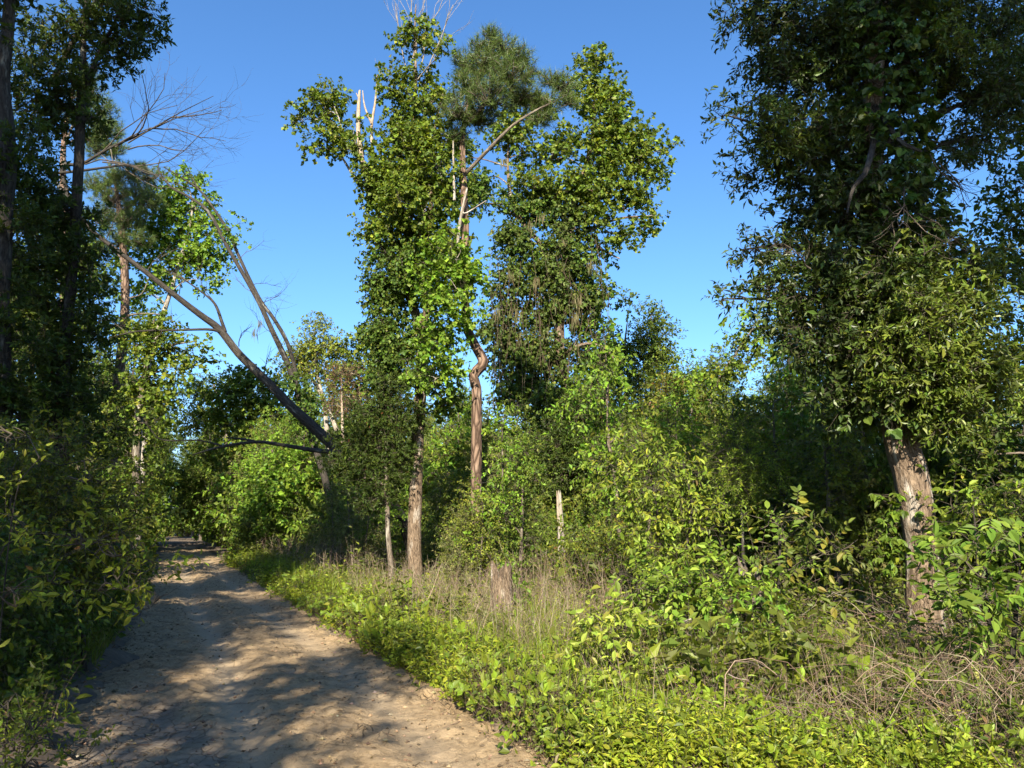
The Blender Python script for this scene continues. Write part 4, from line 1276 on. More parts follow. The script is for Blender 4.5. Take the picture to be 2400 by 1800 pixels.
make_tree('oak_tree', 'big oak with a pale furrowed trunk and a shade-darkened vine-hung crown, at the right edge', 'tree', R1T,
    [(1770, 20, 55, 50, YR), (1800, 110, 55, 55, YR), (1830, 210, 60, 50, YR), (1790, 60, 30, 26, YR, .7), (1880, 50, 70, 60, YR), (1920, 150, 70, 70, YR), (1980, 60, 80, 70, YR + .3), (1760, 290, 60, 30, YR - .2, .8, OAKR_LIT), (1690, 268, 40, 16, YR - .2, .5, OAKR_LIT), (1850, 320, 60, 45, YR - .3, .9, OAKR_LIT), (1910, 280, 60, 60, YR),
     (1800, 380, 60, 45, YR, .9), (1880, 410, 60, 50, YR), (1960, 380, 60, 60, YR), (2040, 130, 80, 80, YR + .4), (2130, 60, 90, 70, YR + .3), (2220, 110, 80, 70, YR - .2, 1, OAKR_LIT), (2160, 190, 80, 60, YR), (2260, 220, 70, 60, YR), (2320, 60, 80, 80, YR + .5), (2360, 200, 60, 70, YR + .4), (2310, 300, 60, 50, YR + .4, .8),
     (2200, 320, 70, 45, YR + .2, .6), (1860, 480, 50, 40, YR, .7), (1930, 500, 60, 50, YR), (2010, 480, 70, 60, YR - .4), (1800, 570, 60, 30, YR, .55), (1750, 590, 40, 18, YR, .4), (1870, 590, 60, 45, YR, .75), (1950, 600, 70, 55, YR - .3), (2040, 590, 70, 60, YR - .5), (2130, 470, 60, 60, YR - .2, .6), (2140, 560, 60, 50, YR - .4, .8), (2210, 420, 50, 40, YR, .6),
     (1730, 690, 50, 18, YR, .4), (1690, 700, 30, 12, YR, .35), (1800, 690, 60, 36, YR, .65), (1880, 690, 60, 50, YR - .2, .9), (1960, 700, 70, 60, YR - .4), (2050, 700, 70, 60, YR - .6), (2140, 660, 70, 60, YR - .6, .9, OAKR_LIT), (2230, 640, 70, 55, YR - .4, .9, OAKR_LIT), (2310, 620, 50, 50, YR, .6),
     (1850, 790, 55, 45, YR, .8), (1920, 800, 60, 50, YR - .3), (2000, 810, 60, 55, YR - .5), (2090, 790, 70, 55, YR - .8, 1, OAKR_LIT), (2170, 760, 70, 60, YR - .9, 1, OAKR_LIT), (2250, 740, 70, 60, YR - .7, 1, OAKR_LIT), (1950, 890, 50, 50, YR - .2, .8), (2020, 910, 50, 50, YR - .3), (2120, 880, 70, 60, YR - .6, 1, OAKR_LIT), (2200, 870, 70, 60, YR - .7, 1, OAKR_LIT), (2280, 850, 60, 60, YR - .8, 1, OAKR_LIT),
     (2190, 950, 50, 40, YR - .3, 1, OAKR_LIT), (2250, 970, 60, 50, YR - .6, 1, OAKR_LIT), (2310, 930, 50, 50, YR - .6, .9, OAKR_LIT), (2080, 970, 40, 40, YR - .4, .9)],
    OAKR_SHADE, 909, bark=M_BARK_OAK, sides=64, lai=3.5, nseg=240, ridge=.055, deep=1.0, limb_bark=M_BARK_DARK,
    limbs=[[(2055, 300, YR - .2, .05), (2030, 400, YR - 1, .035), (2000, 440, YR - 1.1, .025), (1985, 500, YR - 1.2, .012)], [(2050, 250, YR - .2, .04), (2110, 330, YR - .8, .03), (2160, 355, YR - .9, .018)],
           [(2070, 800, YR - .3, .06), (2150, 760, YR - .9, .05), (2200, 700, YR - 1, .03)], [(2040, 300, YR, .09), (1950, 300, YR, .06), (1850, 310, YR - .1, .04), (1720, 275, YR - .2, .012)],
           [(2065, 720, YR, .07), (1950, 700, YR, .05), (1850, 700, YR, .03), (1700, 700, YR, .01)], [(2050, 600, YR, .07), (1940, 590, YR, .05), (1840, 575, YR, .03), (1740, 585, YR, .01)]],
    leaf_mat=M_LEAF_GLOSS, sleeve=dict(z0=3.0, z1=11, n=2600, R=.42, sp=dict(IVY, L=.10, shape='hex', mode='palmate', k=5, pal=IVY['pal']), seed=8))
g = np.random.default_rng(91)
R1 = [o for o in COL.objects if o.name.startswith('oak_tree')][-1]
mb = MB()
for px, py, dx, dz, L in [(2100, 470, .3, -.7, .8), (2120, 440, -.2, -.8, .9), (2150, 500, .5, -.5, .8), (2090, 520, .2, -.9, .8), (2180, 360, .6, -.6, .8), (2200, 380, .4, -.7, .7), (2070, 600, .5, -.3, .7), (1900, 630, -.7, .1, .6), (2110, 560, -.4, -.6, .7), (2140, 620, .6, .3, .6)]:
    mb = MB(); bare(mb, g, P(px, py, YR - .9), (dx, g.normal() * .3, dz), L, .012, 1, 9, .2, .8, 0)
    mb.build('bare_branch', M_BARK, R1)

# creeper on the lower trunk
mb = MB()
tp = catmull(px_path(R1T), 120)
ivy_sleeve(mb, g, tp, dict(z0=.1, z1=3.2, n=22, R=.10, sp=dict(IVY, L=.10, w=.5, shape='hex', mode='palmate', k=5, sl=.08, pal=[(1, (.06, .12, .02)), (1, (.045, .09, .018))]), seed=2))
ls = np.array([P(2088 + g.normal() * 14, g.uniform(1150, 1340), YR - .22) for _ in range(26)])
sprays(mb, g, ls, np.c_[g.normal(size=26) * .5 - .5, g.normal(size=26) * .3 - .4, g.normal(size=26) * .2], np.tile([0, -1.0, 0], (26, 1)), dict(IVY, L=.11, w=.5, shape='hex', mode='palmate', k=5, sl=.10, pal=[(1, (.06, .12, .02))]))
mb.build('creeper', [M_LEAF, M_TWIG], R1)

# overhanging neighbour whose trunk stands outside the picture
YE = 11.6
make_tree('broadleaf_tree', 'shaded leafy tree hanging in from the right border beside the big oak', 'tree',
    [(2560, 'g', YE, .16), (2540, 1100, YE, .15), (2510, 800, YE, .13), (2490, 500, YE, .11), (2470, 200, YE, .09), (2460, -50, YE, .05)],
    [(2390, 430, 50, 60, YE, .9), (2350, 520, 50, 36, YE, .8), (2390, 580, 50, 60, YE), (2340, 620, 36, 36, YE, .7), (2390, 700, 50, 60, YE), (2400, 800, 60, 70, YE), (2360, 900, 50, 50, YE, .9), (2390, 1000, 60, 60, YE), (2330, 1050, 50, 40, YE, .8), (2390, 1120, 60, 50, YE), (2420, 300, 60, 70, YE), (2400, 150, 60, 80, YE), (2420, 0, 80, 80, YE)],
    dict(UNDER, L=.10, w=.55, shape='hex', k=8, sl=.3, pal=[(4, (.036, .075, .017)), (3, (.055, .10, .02)), (1, (.09, .14, .03))]), 919, bark=M_BARK, lai=2.6)

# ---- more trees behind, each with its own outline
def bgtree(label, trunk, clumps, sp, seed, bark=None, lai=2.6, name='broadleaf_tree', **kw):
    return make_tree(name, label, 'tree', trunk, clumps, sp, seed, bark=bark, sides=8, lai=lai, flare=.1, group='trees of the wood behind', **kw)


def far(sp, f=1.25): return dict(sp, L=sp['L'] * f, k=6, sl=.42)


Y = 36
bgtree('narrow upright tree with a thin pale stem, right of the vine-smothered tree', [(1536, 'g', Y, .11), (1530, 1100, Y, .10), (1528, 900, Y, .08), (1526, 730, Y, .02)],
       [(1526, 745, 26, 30, Y), (1540, 790, 40, 36, Y), (1500, 800, 36, 32, Y), (1520, 850, 60, 40, Y), (1555, 870, 45, 45, Y), (1495, 890, 45, 45, Y), (1530, 930, 70, 45, Y), (1500, 980, 60, 45, Y), (1565, 970, 50, 45, Y), (1530, 1040, 80, 45, Y)], far(UNDER), 1001, M_LIMB_PALE)
bgtree('ragged tree top between the vine-smothered tree and the narrow upright tree', [(1462, 'g', Y, .12), (1460, 1100, Y, .11), (1455, 900, Y, .08), (1470, 760, Y, .03)],
       [(1475, 720, 26, 28, Y, .5), (1440, 790, 36, 30, Y, .7), (1465, 830, 50, 36, Y), (1425, 870, 45, 40, Y), (1460, 920, 55, 45, Y), (1420, 960, 50, 45, Y), (1450, 1020, 60, 45, Y)], far(IVY_OLIVE), 1002, M_BARK)
Y = 34
bgtree('slender tree bent to the right over the sky gap', [(1640, 'g', Y, .11), (1640, 1080, Y, .10), (1665, 950, Y, .085), (1690, 880, Y, .07), (1730, 820, Y, .05), (1775, 755, Y, .02)],
       [(1778, 765, 22, 28, Y, .8), (1765, 805, 34, 26, Y, .8), (1730, 830, 34, 28, Y, .8), (1790, 830, 30, 20, Y, .5), (1700, 870, 36, 30, Y), (1670, 910, 40, 36, Y), (1640, 920, 36, 40, Y), (1690, 960, 40, 36, Y, .8), (1640, 990, 50, 40, Y)], far(GUM, 1.1), 1003, M_BARK)
bgtree('dark column of leaves with a pointed top behind the big oak', [(1850, 'g', Y - 4, .14), (1845, 1050, Y - 4, .12), (1845, 900, Y - 4, .08), (1852, 760, Y - 4, .02)],
       [(1850, 790, 14, 40, Y - 4, .8), (1848, 850, 28, 36, Y - 4), (1835, 910, 45, 40, Y - 4), (1870, 930, 40, 40, Y - 4), (1830, 980, 55, 40, Y - 4), (1870, 1020, 60, 45, Y - 4), (1820, 1050, 60, 45, Y - 4), (1880, 1090, 70, 45, Y - 4), (1830, 1120, 70, 45, Y - 4)], far(OAK_DARK, 1.3), 1004, M_BARK_DARK)
bgtree('slim sapling with a bare red-brown stem and rusty top leaves', [(1610, 'g', 20, .05), (1606, 1150, 20, .045), (1598, 1000, 20, .035), (1592, 900, 20, .02), (1590, 860, 20, .01)],
       [(1590, 875, 22, 26, 20, .8), (1575, 920, 28, 28, 20, .8), (1610, 930, 26, 30, 20, .7), (1570, 980, 36, 32, 20, .7), (1620, 1000, 26, 32, 20, .6)], dict(UNDER, pal=[(3, (.09, .12, .026)), (1, (.13, .11, .03)), (.4, (.17, .09, .03))]), 1005, M_BARK_PINE, name='sapling')
Y = 30
bgtree('silvery-leaved bushy tree filling the space left of the rusty sapling', [(1470, 'g', Y, .11), (1470, 1150, Y, .08), (1465, 1020, Y, .03)],
       [(1430, 1030, 60, 45, Y), (1500, 1060, 60, 45, Y), (1460, 1100, 80, 45, Y), (1540, 1110, 60, 45, Y), (1430, 1150, 70, 45, Y), (1500, 1170, 70, 45, Y)], far(SILVER, 1.1), 1006)
# left of the centre
Y = 40
bgtree('yellow-green tree top showing right of the two leaning trunks', [(770, 'g', Y, .15), (765, 1000, Y, .12), (745, 880, Y, .08), (735, 790, Y, .03)],
       [(735, 775, 36, 26, Y), (700, 810, 36, 26, Y), (770, 805, 36, 26, Y), (730, 845, 55, 34, Y), (690, 870, 40, 32, Y, .8), (780, 860, 36, 32, Y), (750, 910, 55, 36, Y)], far(YELLOWISH, 1.4), 1007, M_LIMB_PALE,
       limbs=[[(790, 1010, Y, .13), (760, 940, Y, .11), (720, 870, Y, .08), (692, 835, Y, .05)]])
bgtree('green tree top between the yellow-green one and the tallest tree', [(845, 'g', Y, .14), (845, 1000, Y, .11), (840, 850, Y, .04)],
       [(835, 815, 36, 26, Y), (870, 800, 30, 26, Y, .8), (810, 860, 40, 36, Y), (855, 870, 45, 40, Y), (820, 930, 50, 40, Y), (870, 940, 40, 45, Y), (850, 1000, 60, 45, Y)], far(GUM, 1.2), 1008)
bgtree('dead rust-brown small tree beside the yellow-green tree', [(805, 'g', Y - 4, .09), (803, 1000, Y - 4, .07), (800, 880, Y - 4, .02)],
       [(800, 880, 26, 26, Y - 4, .5), (820, 920, 30, 30, Y - 4, .45), (790, 940, 28, 28, Y - 4, .45), (830, 870, 20, 20, Y - 4, .35)], dict(far(UNDER, .9), pal=[(3, (.12, .07, .04)), (2, (.14, .09, .05)), (1, (.10, .10, .04))]), 1009, M_DEADWOOD)
Y = 46
bgtree('broad mid-green crown seen under the leaning trunk', [(590, 'g', Y, .2), (590, 1000, Y, .16), (585, 900, Y, .06)],
       [(560, 890, 50, 34, Y), (620, 900, 50, 34, Y), (520, 930, 45, 32, Y), (580, 940, 70, 36, Y), (650, 950, 60, 40, Y), (540, 985, 60, 36, Y), (610, 1000, 70, 40, Y), (680, 1010, 50, 40, Y), (530, 1050, 60, 40, Y), (600, 1065, 70, 40, Y)], far(GUM, 1.35), 1010)
Y = 34
bgtree('full rounded light-green tree right behind the slender leaning stem', [(690, 'g', Y, .14), (690, 1200, Y, .11), (690, 1080, Y, .05)],
       [(690, 1090, 55, 36, Y), (650, 1130, 55, 40, Y), (735, 1130, 50, 40, Y), (690, 1170, 70, 40, Y), (640, 1200, 55, 40, Y), (745, 1200, 50, 40, Y), (690, 1240, 70, 36, Y), (620, 1260, 50, 30, Y)], far(GUM_BRIGHT, 1.1), 1011)
Y = 50
bgtree('loose leafy tree rising left of the track under the leaning trunk', [(545, 'g', Y, .2), (535, 1050, Y, .17), (500, 900, Y, .06)],
       [(500, 905, 40, 26, Y, .9), (455, 930, 45, 28, Y), (480, 980, 60, 32, Y), (430, 990, 45, 30, Y), (500, 1040, 50, 32, Y, .8), (440, 1130, 50, 36, Y), (490, 1140, 60, 40, Y), (430, 1180, 50, 40, Y)], far(UNDER, 1.5), 1012)
Y = 24
bgtree('bright tree with spreading boughs left of the track behind the pine trunk', [(318, 'g', Y, .14), (320, 1100, Y, .12), (330, 950, Y, .10), (350, 820, Y, .06), (360, 750, Y, .03)],
       [(345, 770, 45, 30, Y), (400, 790, 50, 28, Y), (440, 810, 45, 24, Y, .8), (350, 820, 55, 32, Y), (410, 850, 50, 28, Y, .9), (320, 880, 50, 36, Y), (370, 910, 50, 36, Y), (300, 960, 45, 36, Y), (345, 980, 50, 40, Y), (310, 1050, 45, 40, Y), (340, 1110, 40, 40, Y), (310, 1180, 50, 40, Y), (350, 1200, 30, 36, Y)], far(GUM, .95), 1013,
       limbs=[[(350, 840, Y, .05), (400, 810, Y, .035), (460, 800, Y, .012)]])
YQ = 36
bgtree('sunlit light-green gum crown behind the forked leaning stems', [(322, 'g', YQ, .18), (330, 1000, YQ, .16), (365, 800, YQ, .13), (410, 650, YQ, .09), (450, 500, YQ, .05), (440, 430, YQ, .02)],
       [(430, 430, 30, 26, YQ), (400, 470, 45, 32, YQ), (460, 480, 40, 34, YQ), (350, 510, 45, 34, YQ), (420, 530, 55, 38, YQ), (490, 540, 36, 32, YQ, .9), (370, 570, 50, 36, YQ), (450, 590, 50, 36, YQ), (500, 600, 30, 28, YQ, .8), (400, 630, 45, 32, YQ, .9), (320, 610, 36, 34, YQ, .8), (470, 645, 36, 26, YQ, .7), (300, 670, 36, 30, YQ, .7), (350, 680, 36, 26, YQ, .6)], far(GUM_BRIGHT, 1.15), 1014, M_LIMB_PALE, lai=3.8)
make_pine('pine_tree', 'tall straight pine left of the track, its scaly trunk lit by the sun', [(255, 'g', 34, .24), (262, 1080, 34, .23), (270, 1000, 34, .22), (279, 880, 34, .21), (289, 790, 34, .20), (293, 700, 34, .19), (290, 600, 34, .17), (280, 500, 34, .13), (270, 420, 34, .06)],
          [(270, 415, 34, 34), (310, 405, 40, 34), (350, 410, 36, 34), (225, 430, 40, 34), (260, 460, 45, 34), (320, 450, 45, 34), (240, 510, 40, 34), (300, 510, 45, 34), (350, 470, 36, 34), (280, 560, 40, 34), (230, 580, 36, 34), (330, 560, 30, 34), (250, 300, 40, 36), (230, 340, 45, 36), (270, 350, 30, 36)],
          [[(291, 740, 34, .06), (340, 735, 34, .04), (390, 738, 34, .02)], [(290, 700, 34, .05), (330, 690, 34, .03), (350, 650, 34, .015)]], 1015, 34)
make_pine('pine_tree', 'pale-trunked pine half hidden by the dark forked oak', [(150, 'g', 30, .17), (150, 800, 30, .15), (148, 500, 30, .13), (150, 330, 30, .10), (175, 200, 30, .05)],
          [(200, 180, 36, 30), (215, 220, 40, 30), (240, 260, 36, 30), (190, 270, 36, 30), (250, 310, 36, 30), (210, 320, 30, 30)], [[(150, 340, 30, .06), (172, 290, 30, .05), (185, 240, 30, .03)]], 1016, 30)

# ---- stumps and snags
def stump(name, label, px, Y, r, h, seed, bark, jag=.12, cat='stump', lean=(0, 0), sharp=1.0):
    g = np.random.default_rng(seed)
    x = P(px, 1230, Y)[0]
    root = empty(name, (x, Y, 0), label, cat)
    mb = MB()
    k, s = 40, 40
    th = np.arange(s) * 2 * math.pi / s
    t = np.linspace(0, 1, k)
    top = h + jag * vn3(np.cos(th) * 2.2, np.sin(th) * 2.2, 0, seed) + jag * .6 * g.normal(size=s) * .5
    zz = -.1 + t[:, None] * (top[None] + .1)
    rr = r * (1 + .45 * np.exp(-zz / .18)) * (1 + .10 * (1 - 2 * np.abs(vn3(np.cos(th)[None] * 4.5, np.sin(th)[None] * 4.5, zz * 1.2, seed + 1)))) * (1 - (1 - sharp) * t[:, None] ** 1.5)
    v = np.stack([x + lean[0] * zz + rr * np.cos(th), Y + lean[1] * zz + rr * np.sin(th), zz], -1)
    i = np.arange(k - 1)[:, None] * s; j = np.arange(s)[None]; j2 = (j + 1) % s
    f = np.stack([i + j, i + j2, i + s + j2, i + s + j], -1).reshape(-1, 4)
    al = np.stack([np.cos(th)[None] * r + 0 * zz, np.sin(th)[None] * r + 0 * zz, zz], -1)
    mb.add(v.reshape(-1, 3), f, 0, None, al.reshape(-1, 3), True)
    o = mb.build('trunk', bark, root)
    mb = MB()
    vv = np.vstack([v[-1], [[x + lean[0] * h, Y + lean[1] * h, h - .05]]])
    mb.add(vv, np.array([[q, (q + 1) % s, s] for q in range(s)]), 0, None, np.vstack([al[-1] * 2, [[0, 0, h]]]))
    mb.build('broken_top', bark, root)
    return root


stump('tree_stump', 'weathered grey-brown stump with a flat top in the sunny grass', 1175, 12.2, .155, .86, 21, M_BARK_OAK, .2)
stump('tree_stump', 'rotten broken stump wrapped in creeper among the shrubs left of the big oak', 1752, 8.6, .12, 1.05, 22, M_BARK, .22)
sn = stump('dead_snag', 'pale barkless snag broken off to a sharp point beside the vine-smothered tree', 1318, 22.5, .12, 2.5, 23, M_LIMB_PALE, .1, 'snag', (-.03, 0), .42)
g = np.random.default_rng(24)
m2 = MB(); tube(m2, np.array([P(1311, 1235, 22.5), P(1308, 1200, 22.5), P(1305, 1150, 22.5)]), [.06, .045, .01], 7)
m2.build('splinter', M_DEADWOOD, sn)
stump('dead_snag', 'thin leaning dead stem behind the flat-topped stump', 1135, 21.0, .05, 1.9, 25, M_DEADWOOD, .1, 'snag', (.08, 0), .6)
stump('dead_snag', 'short pale dead trunk left of the small dark tree', 836, 30.0, .11, 2.4, 26, M_DEADWOOD, .2, 'snag', (.02, 0), .8)
stump('dead_snag', 'white dead stem showing through leaves left of the track', 328, 27.0, .10, 4.6, 27, M_LIMB_PALE, .2, 'snag', (-.02, 0), .8)


# ---- near shrubs and saplings
def shrub(name, label, cat, stems, clumps, sp, seed, mat=None, lai=2.5, group=None, bark=None, twigmat=None):
    g = np.random.default_rng(seed)
    first = px_path(stems[0])
    root = empty(name, (first[0, 0], first[0, 1], 0), label, cat, group)
    st = []
    for s in stems:
        e = catmull(px_path(s), len(s) * 5)
        m = MB(); tube(m, e[:, :3], e[:, 3], 7, seed=seed)
        m.build('stem', bark or M_BARK_DARK, root)
        st.append(e)
    allst = np.vstack(st)
    mb = MB()
    for cl in clumps:
        px, py, rx, ry, Yc = cl[:5]
        f = cl[5] if len(cl) > 5 else 1.0
        kind = cl[6] if len(cl) > 6 else sp
        s = mpp(px, py, Yc)
        c = P(px, py, Yc)
        r = np.array([rx * s, .5 * (rx + ry) * s, ry * s])
        a, ar, _ = nearest_attach(allst, c)
        w = MB()
        tube(mb, catmull(np.array([a, (a + c) / 2 + [0, 0, .05], c]), 6), np.linspace(.006, .002, 6), 4, 1)
        clump(mb, w, g, c, r, kind, lai * f)
        for vv, (ff, _, s2), al in zip(w.v[:1], w.f[:1], w.a[:1]):
            mb.add(vv, ff, 1, None, al, s2)
    mb.build('leaves', [mat or M_LEAF, twigmat or M_TWIG], root)
    return root


BIGLEAF = dict(L=.088, w=.52, k=7, sl=.30, mode='pinnate', droop=.35, bow=.2, shape='hex', lift=.1, per_sub=9, tw=.004,
               pal=[(4, (.072, .145, .025)), (3, (.098, .18, .03)), (1, (.13, .22, .04)), (1, (.055, .11, .022))])
CREEPER = dict(L=.095, w=.46, k=5, sl=.10, mode='palmate', droop=.3, shape='hex', lift=.05, per_sub=14,
               pal=[(4, (.066, .155, .028)), (3, (.09, .19, .032)), (1, (.05, .115, .024))])
CHERRY = dict(L=.085, w=.48, k=7, sl=.30, mode='spiral', droop=.5, up=.7, shape='hex', per_sub=10, lift=.1,
              pal=[(4, (.082, .145, .025)), (3, (.11, .18, .03)), (1.2, (.15, .215, .038)), (.04, (.16, .10, .04))])
LIME = dict(CHERRY, L=.085, pal=[(4, (.14, .225, .045)), (3, (.17, .25, .055)), (1, (.11, .18, .035))], droop=.3)
PINN = dict(L=.055, w=.28, k=13, sl=.32, mode='pinnate', droop=.2, bow=.35, shape='diamond', lift=.0, per_sub=12, tw=.003,
            pal=[(4, (.09, .17, .02)), (3, (.12, .20, .024)), (1, (.07, .13, .02))])

shrub('sapling', 'young tree with drooping bright oval leaves in the gap left of the big oak', 'sapling',
      [[(1560, 'g', 10.5, .03), (1555, 1350, 10.5, .026), (1540, 1200, 10.5, .02), (1520, 1080, 10.5, .012), (1500, 1000, 10.5, .006)],
       [(1600, 'g', 10.3, .03), (1610, 1300, 10.3, .024), (1620, 1180, 10.3, .015), (1600, 1080, 10.3, .007)]],
      [(1490, 1040, 50, 40, 10.5, .7), (1540, 1070, 50, 40, 10.5, .7), (1480, 1110, 50, 40, 10.5, .7), (1550, 1140, 60, 40, 10.4, .8), (1610, 1110, 50, 40, 10.3, .7), (1640, 1180, 50, 40, 10.3, .8), (1510, 1200, 60, 40, 10.4, .8), (1580, 1220, 70, 40, 10.3, .9), (1660, 1240, 50, 36, 10.3, .8), (1520, 1280, 60, 36, 10.4, .8), (1600, 1300, 70, 40, 10.2, .9), (1550, 1340, 60, 36, 10.2, .8)],
      CHERRY, 2001, lai=2.6)
shrub('shrub', 'leafy shrub with broad pointed leaves spilling over the rotten stump', 'shrub',
      [[(1690, 'g', 8.8, .025), (1680, 1420, 8.8, .02), (1660, 1330, 8.7, .012)], [(1720, 'g', 8.8, .02), (1740, 1420, 8.8, .015), (1760, 1340, 8.7, .01)]],
      [(1560, 1380, 60, 36, 8.6, .9), (1620, 1360, 60, 36, 8.6), (1690, 1350, 60, 40, 8.6), (1600, 1430, 60, 36, 8.5), (1670, 1420, 60, 40, 8.5), (1740, 1390, 60, 40, 8.5), (1550, 1455, 45, 30, 8.5, .8), (1640, 1480, 60, 30, 8.5), (1800, 1340, 50, 40, 8.5, .9), (1830, 1290, 40, 36, 8.6, .8), (1500, 1375, 40, 18, 8.5, .6), (1450, 1340, 40, 12, 8.5, .5)],
      BIGLEAF, 2002, lai=2.4)
shrub('creeper_mound', 'five-fingered creeper heaped on the rotten stump', 'creeper',
      [[(1745, 'g', 8.3, .012), (1750, 1480, 8.3, .01), (1745, 1400, 8.3, .008)]],
      [(1710, 1420, 55, 36, 8.2, 1), (1770, 1410, 45, 36, 8.2, 1), (1740, 1460, 50, 36, 8.2), (1790, 1470, 45, 36, 8.2, .9), (1720, 1530, 55, 36, 8.1, .9), (1790, 1545, 50, 36, 8.1, .8), (1680, 1580, 45, 30, 8.0, .7)],
      CREEPER, 2003, lai=2.2)
shrub('sapling', 'thin sapling with a bare straight stem and big shaded leaves left of the big oak', 'sapling',
      [[(1832, 'g', 8.4, .03), (1830, 1520, 8.4, .027), (1826, 1420, 8.4, .024), (1826, 1340, 8.4, .018), (1830, 1250, 8.4, .010)]],
      [(1800, 1300, 55, 36, 8.4, .8), (1860, 1330, 45, 36, 8.4, .8), (1840, 1250, 55, 40, 8.4, .8), (1800, 1210, 45, 36, 8.4, .6), (1880, 1200, 50, 36, 8.5, .6), (1940, 1290, 60, 30, 8.5, .7), (1985, 1275, 36, 22, 8.5, .6), (1900, 1390, 45, 26, 8.4, .5)],
      dict(BIGLEAF, L=.092, pal=[(4, (.05, .085, .022)), (2, (.07, .11, .028)), (1, (.11, .13, .03))]), 2004, lai=1.9)
shrub('shrub', 'feathery yellow-green shrub catching the sun behind the drooping sapling', 'shrub',
      [[(1745, 'g', 12.5, .03), (1740, 1250, 12.5, .025), (1730, 1100, 12.5, .012), (1720, 1020, 12.5, .006)]],
      [(1720, 1020, 50, 26, 12.5, .8), (1690, 1050, 50, 26, 12.5, .9), (1760, 1060, 55, 30, 12.5), (1710, 1095, 60, 28, 12.4), (1780, 1110, 50, 28, 12.5, .9), (1720, 1145, 60, 24, 12.4, .9), (1770, 1150, 60, 26, 12.5, .8)],
      PINN, 2005, M_HERB, lai=2.2)
shrub('shrub', 'pale lime-green shrub in the sunny grass in front of the dark gap', 'shrub',
      [[(1440, 'g', 7.3, .014), (1435, 1600, 7.3, .012), (1425, 1530, 7.3, .008)], [(1455, 'g', 7.3, .012), (1465, 1600, 7.3, .01), (1490, 1530, 7.3, .006)], [(1430, 'g', 7.3, .012), (1400, 1600, 7.3, .01), (1370, 1540, 7.3, .006)]],
      [(1420, 1490, 50, 40, 7.3, .9), (1470, 1460, 36, 30, 7.3, .8), (1370, 1530, 45, 32, 7.3, .9), (1470, 1520, 50, 36, 7.3, .9), (1420, 1570, 60, 32, 7.2), (1490, 1580, 50, 30, 7.2, .9), (1360, 1590, 45, 28, 7.2, .9), (1440, 1470, 26, 26, 7.3, .6), (1520, 1540, 36, 26, 7.3, .7)],
      LIME, 2006, M_HERB, lai=3.0)
shrub('shrub', 'fresh green bush growing against the right side of the flat-topped stump', 'shrub',
      [[(1215, 'g', 12.6, .012), (1215, 1430, 12.6, .01), (1210, 1380, 12.6, .006)]],
      [(1205, 1375, 30, 26, 12.6), (1230, 1400, 32, 30, 12.6), (1215, 1440, 34, 28, 12.6), (1185, 1360, 24, 18, 12.8, .8), (1240, 1450, 26, 24, 12.5, .9)],
      dict(CREEPER, L=.085, pal=[(3, (.075, .165, .024)), (2, (.10, .20, .028))]), 2007, M_HERB, lai=2.2)
shrub('shrub', 'dense small-leaved privet with upright shoots right of the pointed snag', 'shrub',
      [[(1430, 'g', 13.5, .02), (1430, 1400, 13.5, .016), (1425, 1300, 13.5, .008)], [(1390, 'g', 13.5, .02), (1385, 1400, 13.5, .014), (1370, 1330, 13.5, .006)]],
      [(1400, 1290, 50, 36, 13.5), (1450, 1280, 50, 36, 13.6), (1360, 1330, 40, 36, 13.4), (1430, 1340, 60, 36, 13.4), (1480, 1340, 45, 40, 13.6), (1390, 1390, 50, 36, 13.3), (1450, 1400, 50, 30, 13.5, .8), (1435, 1220, 12, 36, 13.5, .6), (1400, 1250, 14, 26, 13.5, .6), (1470, 1240, 14, 26, 13.5, .6)],
      PRIVET, 2008, lai=2.3)
shrub('shrub', 'big-leaved elder-like shrub in sun at the right edge below the oak crown', 'shrub',
      [[(2330, 'g', 7.0, .03), (2320, 1450, 7.0, .022), (2290, 1340, 6.9, .012)], [(2360, 'g', 7.0, .03), (2380, 1450, 7.0, .02), (2390, 1330, 6.9, .01)]],
      [(2210, 1300, 55, 30, 6.9, .8), (2280, 1270, 60, 30, 6.9), (2350, 1290, 60, 36, 6.9), (2240, 1350, 60, 36, 6.8), (2320, 1340, 60, 40, 6.8), (2390, 1350, 50, 40, 6.8), (2190, 1380, 45, 30, 6.8, .8), (2280, 1400, 60, 36, 6.8), (2360, 1420, 60, 40, 6.7), (2250, 1450, 50, 30, 6.9, .7), (2400, 1480, 50, 40, 6.8), (2340, 1230, 50, 26, 7.1, .7), (2390, 1250, 40, 30, 7.1, .7)],
      dict(BIGLEAF, L=.115, w=.46, k=9, sl=.36, bow=.3, pal=[(4, (.06, .125, .024)), (3, (.08, .15, .028)), (1, (.10, .18, .035))]), 2009, lai=2.3)
shrub('shrub', 'fine-leaved bush in half shade behind the elder-like shrub', 'shrub',
      [[(2300, 'g', 9.2, .02), (2290, 1300, 9.2, .015), (2280, 1180, 9.2, .008)]],
      [(2250, 1190, 45, 36, 9.2, .8), (2310, 1170, 50, 40, 9.2, .9), (2370, 1190, 45, 40, 9.2, .9), (2230, 1240, 40, 26, 9.1, .7), (2330, 1230, 50, 30, 9.1, .8)],
      CHERRY, 2010, lai=1.9)
